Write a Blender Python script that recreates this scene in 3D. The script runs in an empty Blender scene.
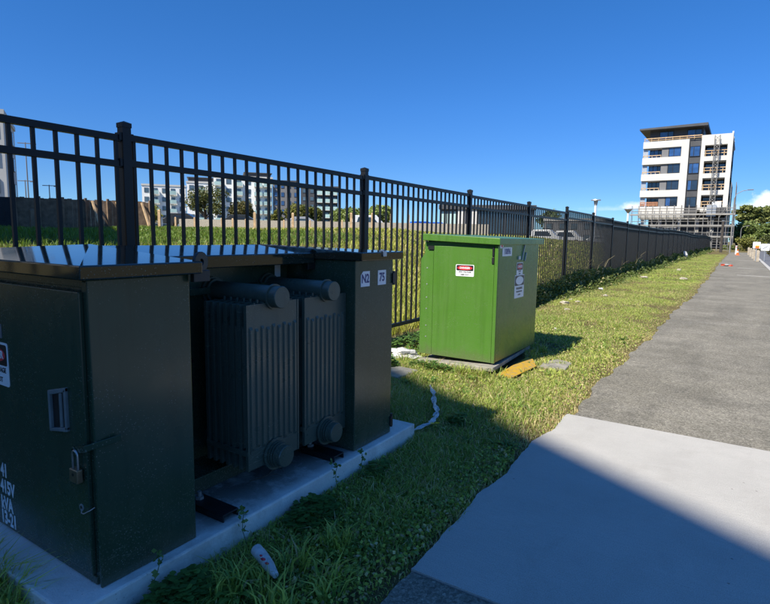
import bpy, bmesh, math, random
import numpy as np
from mathutils import Vector, Matrix

random.seed(7)
RNG = np.random.default_rng(11)
R = math.radians
scene = bpy.context.scene
col = scene.collection

# ------------------------------------------------------------------ camera
cam_d = bpy.data.cameras.new("camera")
cam = bpy.data.objects.new("camera", cam_d)
col.objects.link(cam)
cam_d.sensor_width = 36.0
cam_d.lens = 25.39
cam_d.clip_start = 0.05
cam_d.clip_end = 6000
EYE = Vector((0, 0, 1.35))
_vy = Vector((355.0, -60.0, 543.0)).normalized()
_dn = Vector((-70.0, (543.0**2 - 355.0*70.0)/60.0, 543.0)).normalized()
_dn = (_dn - _vy*_dn.dot(_vy)).normalized()
_vx = _vy.cross(-_dn)
_rows = (_vx, _vy, -_dn)
_c = [Vector([r[k] for r in _rows]) for k in range(3)]      # right, down, forward
m = Matrix.Identity(4)
for i in range(3):
    m[i][0] = _c[0][i]; m[i][1] = -_c[1][i]; m[i][2] = -_c[2][i]
m.translation = EYE
cam.matrix_world = m
scene.camera = cam

# ------------------------------------------------------------------ sun, sky, exposure
SUN_TO = Vector((0.20, 0.90, -1.0)).normalized()            # direction the light travels
SUN_EL = math.asin(-SUN_TO.z)
SUN_ROT = math.atan2(-SUN_TO.x, -SUN_TO.y)
sd = bpy.data.lights.new("sun", 'SUN')
sd.energy = 5.0
sd.angle = R(0.53)
sd.color = (1.0, 0.93, 0.80)
sun = bpy.data.objects.new("sun", sd)
col.objects.link(sun)
sun.rotation_euler = SUN_TO.to_track_quat('-Z', 'Y').to_euler()

world = bpy.data.worlds.new("World")
scene.world = world
world.use_nodes = True
wn = world.node_tree.nodes; wl = world.node_tree.links
wn.clear()
w_out = wn.new("ShaderNodeOutputWorld")
w_bg = wn.new("ShaderNodeBackground")
w_sky = wn.new("ShaderNodeTexSky")
w_sky.sky_type = 'NISHITA'
w_sky.sun_disc = False
w_sky.sun_elevation = SUN_EL
w_sky.sun_rotation = SUN_ROT
w_sky.air_density = 0.75
w_sky.dust_density = 0.0
w_sky.ozone_density = 1.2
w_bg.inputs["Strength"].default_value = 0.15
wl.new(w_bg.outputs[0], w_out.inputs[0])
w_geo = wn.new("ShaderNodeTexCoord")
def wmath(op, a, b=None, clamp=False):
    n = wn.new("ShaderNodeMath"); n.operation = op; n.use_clamp = clamp
    for i, x in enumerate((a, b)):
        if x is None: continue
        if isinstance(x, (int, float)): n.inputs[i].default_value = x
        else: wl.new(x, n.inputs[i])
    return n.outputs[0]
def cloud_mask(direction, wide, tall, soft, amp, scale):
    """a cloud in a fixed compass direction of the sky, lumpy outline"""
    d = Vector(direction).normalized()
    right = Vector((d.y, -d.x, 0)).normalized()
    dot_r = wn.new("ShaderNodeVectorMath"); dot_r.operation = 'DOT_PRODUCT'
    wl.new(w_geo.outputs["Generated"], dot_r.inputs[0]); dot_r.inputs[1].default_value = right
    dot_f = wn.new("ShaderNodeVectorMath"); dot_f.operation = 'DOT_PRODUCT'
    wl.new(w_geo.outputs["Generated"], dot_f.inputs[0]); dot_f.inputs[1].default_value = d
    sep = wn.new("ShaderNodeSeparateXYZ"); wl.new(w_geo.outputs["Generated"], sep.inputs[0])
    u = wmath('DIVIDE', dot_r.outputs["Value"], wide)
    v0 = wmath('SUBTRACT', sep.outputs["Z"], d.z)
    v = wmath('DIVIDE', v0, tall)
    below = wmath('MULTIPLY', wmath('LESS_THAN', v0, 0.0), 0.9)      # flat base
    v = wmath('MULTIPLY', v, wmath('ADD', below, 1.0))
    rr = wmath('SQRT', wmath('ADD', wmath('MULTIPLY', u, u), wmath('MULTIPLY', v, v)))
    nz = wn.new("ShaderNodeTexNoise"); nz.inputs["Scale"].default_value = scale
    nz.inputs["Detail"].default_value = 6; nz.inputs["Roughness"].default_value = 0.6
    wl.new(w_geo.outputs["Generated"], nz.inputs["Vector"])
    e = wmath('ADD', wmath('SUBTRACT', 1.0, rr), wmath('MULTIPLY', wmath('SUBTRACT', nz.outputs["Fac"], 0.5), amp))
    e = wmath('DIVIDE', e, soft, True)
    e = wmath('MULTIPLY', e, wmath('GREATER_THAN', dot_f.outputs["Value"], 0.3))
    return e, v
w_hs = wn.new('ShaderNodeHueSaturation'); w_hs.inputs['Saturation'].default_value = 1.24
w_hs.inputs['Hue'].default_value = 0.504
wl.new(w_sky.outputs[0], w_hs.inputs['Color'])
# clear dry air: the horizon band stays blue all the way round
w_sep = wn.new("ShaderNodeSeparateXYZ"); wl.new(w_geo.outputs["Generated"], w_sep.inputs[0])
w_rmp = wn.new("ShaderNodeValToRGB"); _e = w_rmp.color_ramp.elements
_e[0].position = 0.0; _e[0].color = (0.215, 0.355, 0.54, 1); _e[1].position = 0.62; _e[1].color = (0.54, 0.77, 0.90, 1)
for _p, _q in ((0.08, (0.235, 0.365, 0.54, 1)), (0.22, (0.262, 0.470, 0.66, 1)), (0.38, (0.280, 0.545, 0.72, 1))):
    _x = _e.new(_p); _x.color = _q
wl.new(w_sep.outputs["Z"], w_rmp.inputs[0])
w_mul = wn.new("ShaderNodeMix"); w_mul.data_type = 'RGBA'; w_mul.blend_type = 'MULTIPLY'; w_mul.inputs[0].default_value = 1.0
wl.new(w_hs.outputs[0], w_mul.inputs[6]); wl.new(w_rmp.outputs[0], w_mul.inputs[7])
col_sock = w_mul.outputs[2]
for dirn, wide, tall, soft, amp, scale, op in (
        ((0.036, 0.998, 0.050), 0.042, 0.028, 0.40, 1.3, 48, 0.95),
        ((-0.010, 0.998, 0.052), 0.045, 0.012, 1.2, 1.9, 40, 0.40),
        ((-0.152, 0.985, 0.055), 0.026, 0.010, 0.7, 1.5, 60, 0.75),
        ((-0.185, 0.980, 0.051), 0.07, 0.006, 1.4, 1.9, 45, 0.35),
        ((0.20, 0.975, 0.060), 0.13, 0.035, 0.6, 1.6, 34, 0.8)):
    e, v = cloud_mask(dirn, wide, tall, soft, amp, scale)
    mixn = wn.new("ShaderNodeMix"); mixn.data_type = 'RGBA'
    wl.new(wmath('MULTIPLY', e, op), mixn.inputs[0])
    wl.new(col_sock, mixn.inputs[6])
    mixn.inputs[7].default_value = (5.2, 5.4, 5.7, 1)
    col_sock = mixn.outputs[2]
wl.new(col_sock, w_bg.inputs["Color"])

scene.view_settings.view_transform = 'Standard'
scene.view_settings.look = 'None'
scene.view_settings.exposure = 0.68
scene.view_settings.gamma = 1.0

# ------------------------------------------------------------------ helpers
ABS = {}
def tag(o, label=None, cat=None, group=None, kind=None):
    if label: o["label"] = label
    if cat: o["category"] = cat
    if group: o["group"] = group
    if kind: o["kind"] = kind
    return o
def thing(name, loc, label, cat, group=None, rz=0.0):
    o = bpy.data.objects.new(name, None)
    o.empty_display_size = 0.2
    col.objects.link(o)
    o.location = loc
    o.rotation_euler = (0, 0, rz)
    ABS[o] = Vector(loc)
    return tag(o, label, cat, group)
def place(name, me, parent, loc=(0, 0, 0), rot=(0, 0, 0), label=None):
    o = bpy.data.objects.new(name, me)
    col.objects.link(o)
    o.parent = parent
    o.location = loc
    o.rotation_euler = rot
    if parent is not None: ABS[o] = ABS[parent]
    if label: o["label"] = label
    return o

class MB:
    def __init__(s):
        s.v = []; s.f = []; s.m = []; s.cur = 0
    def add(s, vs, fs):
        b = len(s.v)
        s.v += [tuple(x) for x in vs]
        for f in fs:
            s.f.append(tuple(i+b for i in f)); s.m.append(s.cur)
        return s
    def box(s, x0, x1, y0, y1, z0, z1):
        vs = [(x0,y0,z0),(x1,y0,z0),(x1,y1,z0),(x0,y1,z0),(x0,y0,z1),(x1,y0,z1),(x1,y1,z1),(x0,y1,z1)]
        return s.add(vs, [(0,3,2,1),(4,5,6,7),(0,1,5,4),(1,2,6,5),(2,3,7,6),(3,0,4,7)])
    def bar(s, p0, p1, w, h=None, up=(0, 0, 1)):
        h = h or w
        p0 = Vector(p0); p1 = Vector(p1); d = (p1-p0).normalized()
        u = Vector(up)
        if abs(d.dot(u)) > 0.99: u = Vector((1, 0, 0))
        a = d.cross(u).normalized()*w/2; b = a.cross(d).normalized()*h/2
        vs = [p0-a-b, p0+a-b, p0+a+b, p0-a+b, p1-a-b, p1+a-b, p1+a+b, p1-a+b]
        return s.add(vs, [(0,1,2,3),(7,6,5,4),(0,4,5,1),(1,5,6,2),(2,6,7,3),(3,7,4,0)])
    def tube(s, p0, p1, r0, r1=None, n=12, caps=True):
        r1 = r0 if r1 is None else r1
        p0 = Vector(p0); p1 = Vector(p1); d = (p1-p0).normalized()
        u = Vector((0, 0, 1)) if abs(d.z) < 0.95 else Vector((1, 0, 0))
        a = d.cross(u).normalized(); b = d.cross(a).normalized()
        vs = []
        for p, r in ((p0, r0), (p1, r1)):
            for i in range(n):
                t = 2*math.pi*i/n
                vs.append(p+a*r*math.cos(t)+b*r*math.sin(t))
        fs = [(i, i+n, (i+1) % n+n, (i+1) % n) for i in range(n)]
        if caps: fs += [tuple(range(n)), tuple(range(2*n-1, n-1, -1))]
        return s.add(vs, fs)
    def path(s, pts, radii, n=8, caps=True):
        pts = [Vector(p) for p in pts]
        if not hasattr(radii, '__len__'): radii = [radii]*len(pts)
        vs = []
        prev = None
        for k, p in enumerate(pts):
            d = (pts[min(k+1, len(pts)-1)]-pts[max(k-1, 0)]).normalized()
            if prev is None:
                u = Vector((0, 0, 1)) if abs(d.z) < 0.9 else Vector((1, 0, 0))
                a = d.cross(u).normalized()
            else:
                a = (prev-d*prev.dot(d)).normalized()
            prev = a
            b = d.cross(a)
            for i in range(n):
                t = 2*math.pi*i/n
                vs.append(p+a*radii[k]*math.cos(t)+b*radii[k]*math.sin(t))
        fs = []
        for k in range(len(pts)-1):
            for i in range(n):
                fs.append((k*n+i, k*n+(i+1) % n, (k+1)*n+(i+1) % n, (k+1)*n+i))
        if caps:
            fs += [tuple(range(n-1, -1, -1)), tuple(range((len(pts)-1)*n, len(pts)*n))]
        return s.add(vs, fs)
    def prism(s, poly, vec):
        """closed polygon of 3D points pushed along vec"""
        n = len(poly); vec = Vector(vec)
        vs = [Vector(p) for p in poly]; vs += [p+vec for p in vs]
        fs = [tuple(range(n-1, -1, -1)), tuple(range(n, 2*n))]
        fs += [(i, (i+1) % n, (i+1) % n+n, i+n) for i in range(n)]
        return s.add(vs, fs)
    def ring(s, c, axis, r_in, r_out, depth, n=20):
        c = Vector(c); d = Vector(axis).normalized()
        u = Vector((0, 0, 1)) if abs(d.z) < 0.9 else Vector((1, 0, 0))
        a = d.cross(u).normalized(); b = d.cross(a)
        vs = []
        for off, r in ((0, r_in), (0, r_out), (depth, r_out), (depth, r_in)):
            for i in range(n):
                t = 2*math.pi*i/n
                vs.append(c+d*off+a*r*math.cos(t)+b*r*math.sin(t))
        fs = []
        for k in range(4):
            for i in range(n):
                k2 = (k+1) % 4; j = (i+1) % n
                fs.append((k*n+i, k2*n+i, k2*n+j, k*n+j))
        return s.add(vs, fs)
    def lump(s, c, rx, ry, rz, seed=0, sub=2, rough=0.25):
        bm = bmesh.new(); bmesh.ops.create_icosphere(bm, subdivisions=sub, radius=1.0)
        rr = random.Random(seed)
        ph = [rr.uniform(0, 6.28) for _ in range(6)]
        vs = []
        for v in bm.verts:
            p = v.co
            k = 1+rough*(math.sin(3.1*p.x+ph[0])*math.sin(2.7*p.y+ph[1])+0.6*math.sin(5.3*p.z+ph[2]+2*p.x)+rr.uniform(-.5, .5)*.5)
            vs.append((c[0]+p.x*rx*k, c[1]+p.y*ry*k, c[2]+p.z*rz*k))
        fs = [tuple(v.index for v in f.verts) for f in bm.faces]
        bm.free()
        return s.add(vs, fs)
    def mesh(s, name, mats, off=(0, 0, 0), smooth=False, fixn=True):
        me = bpy.data.meshes.new(name)
        ox, oy, oz = off
        me.from_pydata([(x-ox, y-oy, z-oz) for x, y, z in s.v], [], s.f)
        for mm in (mats if isinstance(mats, (list, tuple)) else [mats]): me.materials.append(mm)
        if any(s.m): me.polygons.foreach_set("material_index", s.m)
        if fixn:
            bm = bmesh.new(); bm.from_mesh(me)
            bmesh.ops.recalc_face_normals(bm, faces=bm.faces)
            bm.to_mesh(me); bm.free()
        if smooth:
            me.polygons.foreach_set("use_smooth", [True]*len(me.polygons))
            try: me.set_sharp_from_angle(angle=R(40))
            except Exception: pass
        return me
    def build(s, name, mats, parent=None, bevel=0.0, seg=2, smooth=False, label=None, fixn=True):
        off = ABS[parent] if parent is not None else (0, 0, 0)
        me = s.mesh(name, mats, off, smooth, fixn)
        o = bpy.data.objects.new(name, me)
        col.objects.link(o)
        if parent is not None:
            o.parent = parent
            ABS[o] = ABS[parent]
        else: ABS[o] = Vector((0, 0, 0))
        if bevel:
            b = o.modifiers.new("bevel", 'BEVEL'); b.width = bevel; b.segments = seg
            b.limit_method = 'ANGLE'; b.angle_limit = R(40)
        if label: o["label"] = label
        return o

def tri_mesh(name, verts, tris, mat, tint=None):
    """fast mesh from numpy arrays; tint = (nverts,3) natural colour of each leaf or blade"""
    me = bpy.data.meshes.new(name)
    nv = len(verts); nt = len(tris)
    me.vertices.add(nv); me.vertices.foreach_set("co", np.asarray(verts, dtype=np.float32).ravel())
    me.loops.add(nt*3); me.loops.foreach_set("vertex_index", np.asarray(tris, dtype=np.int32).ravel())
    me.polygons.add(nt)
    me.polygons.foreach_set("loop_start", np.arange(0, nt*3, 3, dtype=np.int32))
    me.polygons.foreach_set("loop_total", np.full(nt, 3, dtype=np.int32))
    me.update(calc_edges=True)
    if tint is not None:
        a = me.attributes.new("tint", 'FLOAT_COLOR', 'POINT')
        c4 = np.ones((nv, 4), dtype=np.float32); c4[:, :3] = tint
        a.data.foreach_set("color", c4.ravel())
    me.materials.append(mat)
    return me
def link_mesh(name, me, parent=None):
    o = bpy.data.objects.new(name, me); col.objects.link(o)
    if parent is not None:
        o.parent = parent; ABS[o] = ABS[parent]
    else: ABS[o] = Vector((0, 0, 0))
    return o

# ------------------------------------------------------------------ materials
class NT:
    def __init__(s, name, rough=0.6, spec=0.5, metallic=0.0):
        s.mat = bpy.data.materials.new(name); s.mat.use_nodes = True
        s.n = s.mat.node_tree.nodes; s.l = s.mat.node_tree.links
        s.b = s.n["Principled BSDF"]
        s.b.inputs["Roughness"].default_value = rough
        s.b.inputs["Specular IOR Level"].default_value = spec
        s.b.inputs["Metallic"].default_value = metallic
        s.tc = s.n.new("ShaderNodeTexCoord")
        g = s.n.new("ShaderNodeNewGeometry"); s.pos = g.outputs["Position"]; s.geo = g
    def vec(s, scale=(1, 1, 1), src=None):
        mp = s.n.new("ShaderNodeMapping"); mp.inputs["Scale"].default_value = scale
        s.l.new(src or s.pos, mp.inputs["Vector"]); return mp.outputs[0]
    def noise(s, scale, detail=4, rough=0.55, vec=None, dist=0.0):
        n = s.n.new("ShaderNodeTexNoise")
        n.inputs["Scale"].default_value = scale; n.inputs["Detail"].default_value = detail
        n.inputs["Roughness"].default_value = rough; n.inputs["Distortion"].default_value = dist
        s.l.new(vec or s.pos, n.inputs["Vector"]); return n.outputs["Fac"]
    def voro(s, scale, vec=None, feature='F1', out="Distance"):
        n = s.n.new("ShaderNodeTexVoronoi"); n.feature = feature; n.inputs["Scale"].default_value = scale
        s.l.new(vec or s.pos, n.inputs["Vector"]); return n.outputs[out]
    def ramp(s, fac, stops):
        r = s.n.new("ShaderNodeValToRGB"); e = r.color_ramp.elements
        while len(e) < len(stops): e.new(0.5)
        for k, (p, c) in enumerate(stops):
            e[k].position = p
            e[k].color = (c, c, c, 1) if isinstance(c, (int, float)) else (c[0], c[1], c[2], 1)
        s.l.new(fac, r.inputs[0]); return r.outputs[0]
    def mix(s, fac, a, b, mode='MIX'):
        n = s.n.new("ShaderNodeMix"); n.data_type = 'RGBA'; n.blend_type = mode
        for i, x in ((0, fac), (6, a), (7, b)):
            if isinstance(x, (int, float)): n.inputs[i].default_value = x
            elif isinstance(x, (tuple, list)): n.inputs[i].default_value = (x[0], x[1], x[2], 1)
            else: s.l.new(x, n.inputs[i])
        return n.outputs[2]
    def math(s, op, a, b=0.0, clamp=False):
        n = s.n.new("ShaderNodeMath"); n.operation = op; n.use_clamp = clamp
        for i, x in enumerate((a, b)):
            if isinstance(x, (int, float)): n.inputs[i].default_value = x
            else: s.l.new(x, n.inputs[i])
        return n.outputs[0]
    def z(s):
        sp = s.n.new("ShaderNodeSeparateXYZ"); s.l.new(s.pos, sp.inputs[0]); return sp.outputs["Z"]
    def attr(s, name="tint"):
        a = s.n.new("ShaderNodeAttribute"); a.attribute_name = name; return a.outputs["Color"]
    def color(s, x):
        if isinstance(x, (tuple, list)): s.b.inputs["Base Color"].default_value = (x[0], x[1], x[2], 1)
        else: s.l.new(x, s.b.inputs["Base Color"])
        return s
    def rough(s, x): s.l.new(x, s.b.inputs["Roughness"]); return s
    def bump(s, h, strength=0.3, dist=0.01):
        b = s.n.new("ShaderNodeBump"); b.inputs["Strength"].default_value = strength; b.inputs["Distance"].default_value = dist
        s.l.new(h, b.inputs["Height"]); s.l.new(b.outputs[0], s.b.inputs["Normal"]); return s

def simple(name, c, rough=0.6, var=0.15, scale=8, spec=0.5, metallic=0.0, bump=0.0):
    t = NT(name, rough, spec, metallic)
    nz = t.noise(scale)
    lo = tuple(x*(1-var) for x in c); hi = tuple(min(1, x*(1+var)) for x in c)
    t.color(t.ramp(nz, [(0.3, lo), (0.7, hi)]))
    if bump: t.bump(t.noise(scale*6), bump, 0.01)
    return t.mat

def paint(name, base, dust, rough_lo, rough_hi, dirt_h=0.5, speck=0.75, orange_peel=0.02):
    """gloss enamel with a film of dust, splashed soil specks low down, faint orange peel"""
    t = NT(name, 0.3, 0.5)
    big = t.noise(3.2, 5, 0.6)
    c = t.mix(t.ramp(big, [(0.35, 0.0), (0.75, 0.35)]), base, dust)
    sp = t.voro(95)
    spn = t.noise(7, 3)
    m1 = t.math('MULTIPLY', t.ramp(sp, [(0.0, 1.0), (0.13, 1.0), (0.2, 0.0)]), t.ramp(spn, [(0.44, 0.0), (0.60, speck)]))
    h = t.z()
    low = t.ramp(t.math('ADD', h, t.math('MULTIPLY', t.noise(5, 4), 0.25)), [(0.15, 1.0), (min(0.99, 0.15+dirt_h), 0.0)])
    fine = t.ramp(t.noise(160, 2, 0.6), [(0.60, 0.0), (0.70, 1.0)])
    m2 = t.math('MULTIPLY', t.math('MULTIPLY', low, fine), 0.55)
    # rain streaks down the panels and a few scuffs
    st = t.noise(1.0, 5, 0.65, t.vec((26, 26, 1.1)))
    c = t.mix(t.ramp(st, [(0.50, 0.0), (0.72, 0.45)]), c, tuple(min(1.0, x*0.62) for x in base))
    c = t.mix(t.ramp(t.noise(1.0, 4, 0.6, t.vec((17, 17, 0.8))), [(0.55, 0.0), (0.75, 0.40)]), c, dust)
    sc = t.noise(1.0, 2, 0.5, t.vec((9, 9, 60)), 3.0)
    c = t.mix(t.math('MULTIPLY', t.ramp(sc, [(0.655, 0.0), (0.67, 0.6)]), t.ramp(t.noise(2.2, 2), [(0.55, 0.0), (0.65, 1.0)])), c, tuple(min(1.0, x*1.6+.03) for x in dust))
    mud = t.ramp(t.math('ADD', h, t.math('MULTIPLY', t.noise(9, 5, 0.7), 0.22)), [(0.20, 0.55), (0.20+0.14, 0.0)]) if dirt_h > 0 else 0.0
    c = t.mix(mud, c, (0.12, 0.105, 0.07))
    msk = t.math('MAXIMUM', m1, m2)
    c = t.mix(msk, c, (0.22, 0.22, 0.19))
    t.color(c)
    rg = t.ramp(t.noise(6, 4), [(0.3, rough_lo), (0.7, rough_hi)])
    t.rough(t.math('ADD', rg, t.math('MULTIPLY', msk, 0.35), True))
    t.bump(t.math('ADD', t.noise(55, 2), t.math('MULTIPLY', t.noise(2.5, 1), 2.0)), orange_peel, 0.01)
    return t.mat

M = {}
M['dark_green'] = paint("dark_green_enamel", (0.026, 0.054, 0.033), (0.062, 0.072, 0.046), 0.20, 0.30, 0.55, 0.75, 0.012)
M['lid_green'] = paint("dark_green_lid_enamel", (0.011, 0.0215, 0.0170), (0.018, 0.028, 0.025), 0.05, 0.09, 0.0, 0.5, 0.0015)
M['lid_green'].node_tree.nodes['Principled BSDF'].inputs['Specular IOR Level'].default_value = 0.8
M['radiator'] = paint("radiator_enamel", (0.060, 0.079, 0.062), (0.092, 0.108, 0.082), 0.24, 0.5, 0.5)
M['green'] = paint("bright_green_enamel", (0.070, 0.180, 0.024), (0.105, 0.200, 0.055), 0.20, 0.32, 0.35, 0.8)
M['fence'] = simple("black_powder_coat", (0.0068, 0.0078, 0.0098), 0.45, 0.2, 3, 0.35)
M['black_steel'] = simple("black_steel", (0.010, 0.011, 0.012), 0.45, 0.3, 20)
M['grey_plastic'] = simple("grey_green_handle", (0.15, 0.18, 0.185), 0.45, 0.15, 20)
M['rubber'] = simple("black_rubber", (0.008, 0.008, 0.008), 0.7)
M['brass'] = simple("weathered_brass", (0.30, 0.24, 0.16), 0.42, 0.25, 40, 0.5, 0.85)
M['steel'] = simple("weathered_steel", (0.42, 0.42, 0.43), 0.38, 0.2, 30, 0.5, 0.9)
M['scaffold'] = simple('dull_scaffold_tube', (0.20, 0.195, 0.185), 0.6, 0.25, 1.5)
M['galv'] = simple("galvanised_steel", (0.42, 0.44, 0.46), 0.45, 0.15, 4, 0.5, 0.6)
M['white_print'] = simple("white_sign_plastic", (0.74, 0.76, 0.78), 0.35, 0.05, 20)
M['black_print'] = simple("black_print", (0.012, 0.012, 0.013), 0.4, 0.1)
M['red_print'] = simple("red_print", (0.62, 0.035, 0.05), 0.4, 0.1, 30)
M['blue_print'] = simple("dark_blue_print", (0.012, 0.016, 0.14), 0.4, 0.1)
M['grey_print'] = simple("grey_print", (0.16, 0.17, 0.18), 0.4, 0.1)
M['white_text'] = simple("white_stencil_paint", (0.66, 0.70, 0.74), 0.5, 0.2, 60)
M['litter_white'] = simple("white_plastic_litter", (0.50, 0.50, 0.50), 0.5, 0.3, 25)
M['litter_red'] = simple("red_plastic_litter", (0.60, 0.09, 0.04), 0.5, 0.2, 20)
M['stone'] = simple("pale_stone", (0.42, 0.38, 0.31), 0.9, 0.35, 25, 0.2, 0, 0.4)
M['white_wall'] = simple("white_render_wall", (0.56, 0.55, 0.52), 0.8, 0.05, 0.6)
M['slab_edge'] = simple("raw_concrete_soffit", (0.30, 0.29, 0.27), 0.9, 0.15, 0.8)
M['dark_clad'] = simple("charcoal_cladding", (0.055, 0.057, 0.062), 0.55, 0.15, 0.8)
M['grey_clad'] = simple("grey_cladding", (0.16, 0.16, 0.165), 0.6, 0.12, 0.5)
M['interior'] = simple("dark_interior", (0.035, 0.035, 0.036), 0.9, 0.4, 0.7)
M['timber_pale'] = simple("pale_timber", (0.50, 0.35, 0.20), 0.8, 0.25, 5)
M['timber_brown'] = simple("brown_timber", (0.19, 0.130, 0.085), 0.85, 0.35, 4)
M['timber_orange'] = simple("orange_timber", (0.46, 0.22, 0.12), 0.8, 0.2, 3)
M['soil_dark'] = simple("dark_screen_boards", (0.03, 0.03, 0.034), 0.9, 0.3, 2)
M['green_glass'] = simple("pale_green_balcony_glass", (0.40, 0.56, 0.54), 0.2, 0.15, 1)
M['car_blue'] = simple("blue_car_paint", (0.01, 0.10, 0.55), 0.25, 0.05)
M['car_white'] = simple("white_car_paint", (0.72, 0.73, 0.74), 0.25, 0.05)
M['car_dark'] = simple("dark_car_paint", (0.03, 0.035, 0.04), 0.2, 0.1)
M['car_silver'] = simple("silver_car_paint", (0.38, 0.39, 0.41), 0.25, 0.05, 8, 0.5, 0.3)
M['cone_orange'] = simple("orange_cone_plastic", (0.80, 0.14, 0.02), 0.5, 0.1)
M['yellow_flower'] = simple("yellow_petals", (0.80, 0.50, 0.01), 0.6, 0.1, 60)
M['bark'] = simple("grey_brown_bark", (0.10, 0.078, 0.058), 0.9, 0.35, 6, 0.2, 0, 0.5)
def glass_mat(name, c):
    t = NT(name, 0.06, 0.9); t.color(t.ramp(t.noise(0.9, 3), [(0.35, c), (0.7, tuple(x*1.8 for x in c))])); return t.mat
M['far_glass'] = glass_mat('far_window_glass', (0.055, 0.085, 0.11))
M['bright_wall'] = simple('bright_white_wall', (0.84, 0.84, 0.82), 0.8, 0.04, 0.5)
M['old_concrete'] = simple('old_grey_concrete', (0.27, 0.255, 0.22), 0.9, 0.3, 14, 0.2, 0, 0.5)
M['glass'] = glass_mat("window_glass", (0.012, 0.020, 0.034))
M['blue_glass'] = glass_mat("blue_film_glass", (0.02, 0.055, 0.15))
def leaf_mat(name, trans=0.25, rough=0.55):
    t = NT(name, rough, 0.3)
    c = t.attr()
    t.color(t.mix(0.25, c, t.mix(1.0, c, t.ramp(t.noise(40, 2), [(0.3, 0.5), (0.7, 1.0)]), 'MULTIPLY')))
    tr = t.n.new("ShaderNodeBsdfTranslucent"); t.l.new(t.mix(1.0, c, (1.3, 1.25, 0.6), 'MULTIPLY'), tr.inputs["Color"])
    ms = t.n.new("ShaderNodeMixShader"); ms.inputs[0].default_value = trans
    out = t.n["Material Output"]
    t.l.new(t.b.outputs[0], ms.inputs[1]); t.l.new(tr.outputs[0], ms.inputs[2]); t.l.new(ms.outputs[0], out.inputs[0])
    return t.mat
M['leaf'] = leaf_mat("foliage")
M['grass'] = leaf_mat("grass_blades", 0.30, 0.5)

# concrete slab: trowelled, broom lines, fine pits
t = NT("pale_trowelled_concrete", 0.85, 0.25)
c = t.ramp(t.noise(1.6, 6, 0.62), [(0.25, (0.42, 0.405, 0.375)), (0.5, (0.475, 0.46, 0.425)), (0.75, (0.52, 0.50, 0.46))])
c = t.mix(t.ramp(t.noise(230, 2, 0.7), [(0.34, 0.50), (0.56, 0.0)]), c, (0.20, 0.195, 0.18))
c = t.mix(t.ramp(t.noise(1.0, 5, 0.7, t.vec((2.2, 9, 1))), [(0.56, 0.0), (0.75, 0.25)]), c, (0.52, 0.51, 0.49))
c = t.mix(t.ramp(t.voro(7.0), [(0.02, 0.8), (0.05, 0.0)]), c, (0.12, 0.11, 0.10))
c = t.mix(t.ramp(t.noise(3.0, 6, 0.7, t.vec((1.0, 0.6, 1)), 0.8), [(0.52, 0.0), (0.72, 0.35)]), c, (0.30, 0.28, 0.25))
c = t.mix(t.ramp(t.noise(70, 3, 0.6, t.vec((0.25, 3.0, 1))), [(0.35, 0.22), (0.6, 0.0)]), c, (0.30, 0.29, 0.27))
t.color(c); t.bump(t.math('ADD', t.noise(260, 3, 0.7), t.math('MULTIPLY', t.noise(60, 2, 0.5, t.vec((0.4, 3, 1))), 0.8)), 0.55, 0.005)
M['slab'] = t.mat
# old exposed-aggregate path
t = NT("worn_grey_path_surface", 0.9, 0.2)
c = t.ramp(t.noise(0.8, 6, 0.68), [(0.25, (0.178, 0.164, 0.130)), (0.5, (0.232, 0.215, 0.172)), (0.75, (0.295, 0.272, 0.218))])
c = t.mix(t.ramp(t.noise(1.1, 6, 0.7, t.vec((0.75, 1.35, 1)), 1.0), [(0.46, 0.0), (0.68, 0.55)]), c, (0.36, 0.335, 0.28))
c = t.mix(t.ramp(t.noise(0.9, 5, 0.7, t.vec((1.5, 0.5, 1)), 0.6), [(0.34, 0.45), (0.52, 0.0)]), c, (0.125, 0.118, 0.100))
ag = t.ramp(t.voro(95, out="Color"), [(0.0, 0.45), (0.55, 0.95), (0.85, 1.25), (1.0, 1.9)])
c = t.mix(1.0, c, ag, 'MULTIPLY')
c = t.mix(t.ramp(t.noise(170, 3, 0.7), [(0.38, 0.6), (0.54, 0.0)]), c, (0.075, 0.072, 0.062))
ck = t.noise(1.3, 4, 0.6, t.vec((1.0, 0.55, 1)), 1.5)
c = t.mix(t.ramp(ck, [(0.494, 0.0), (0.498, 0.3), (0.500, 0.3), (0.504, 0.0)]), c, (0.42, 0.40, 0.33))
t.color(c); t.bump(t.math('ADD', t.noise(210, 3, 0.7), t.math('MULTIPLY', t.noise(5, 3), 3.0)), 0.6, 0.006)
M['path'] = t.mat
t = NT("road_asphalt", 0.85, 0.2)
t.color(t.mix(t.ramp(t.noise(150, 2), [(0.4, 0.4), (0.6, 0.0)]), t.ramp(t.noise(0.5, 4), [(0.3, (0.13, 0.135, 0.15)), (0.7, (0.17, 0.175, 0.19))]), (0.06, 0.06, 0.065)))
M['road'] = t.mat
# dirty plinth concrete
t = NT("plinth_concrete", 0.85, 0.25)
c = t.ramp(t.noise(5.5, 6, 0.65), [(0.3, (0.56, 0.55, 0.52)), (0.7, (0.74, 0.73, 0.69))])
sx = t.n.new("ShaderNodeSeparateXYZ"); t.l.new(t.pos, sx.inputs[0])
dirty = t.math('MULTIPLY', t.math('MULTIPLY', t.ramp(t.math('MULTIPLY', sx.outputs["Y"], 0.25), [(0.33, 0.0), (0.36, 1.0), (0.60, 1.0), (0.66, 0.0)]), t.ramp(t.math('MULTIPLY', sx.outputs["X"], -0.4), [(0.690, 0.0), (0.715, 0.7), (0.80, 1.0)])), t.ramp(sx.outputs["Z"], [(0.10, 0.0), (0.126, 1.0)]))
c = t.mix(t.math('MULTIPLY', dirty, t.ramp(t.noise(6.0, 6, 0.7), [(0.30, 0.15), (0.52, 0.92)])), c, (0.085, 0.080, 0.066))
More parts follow.
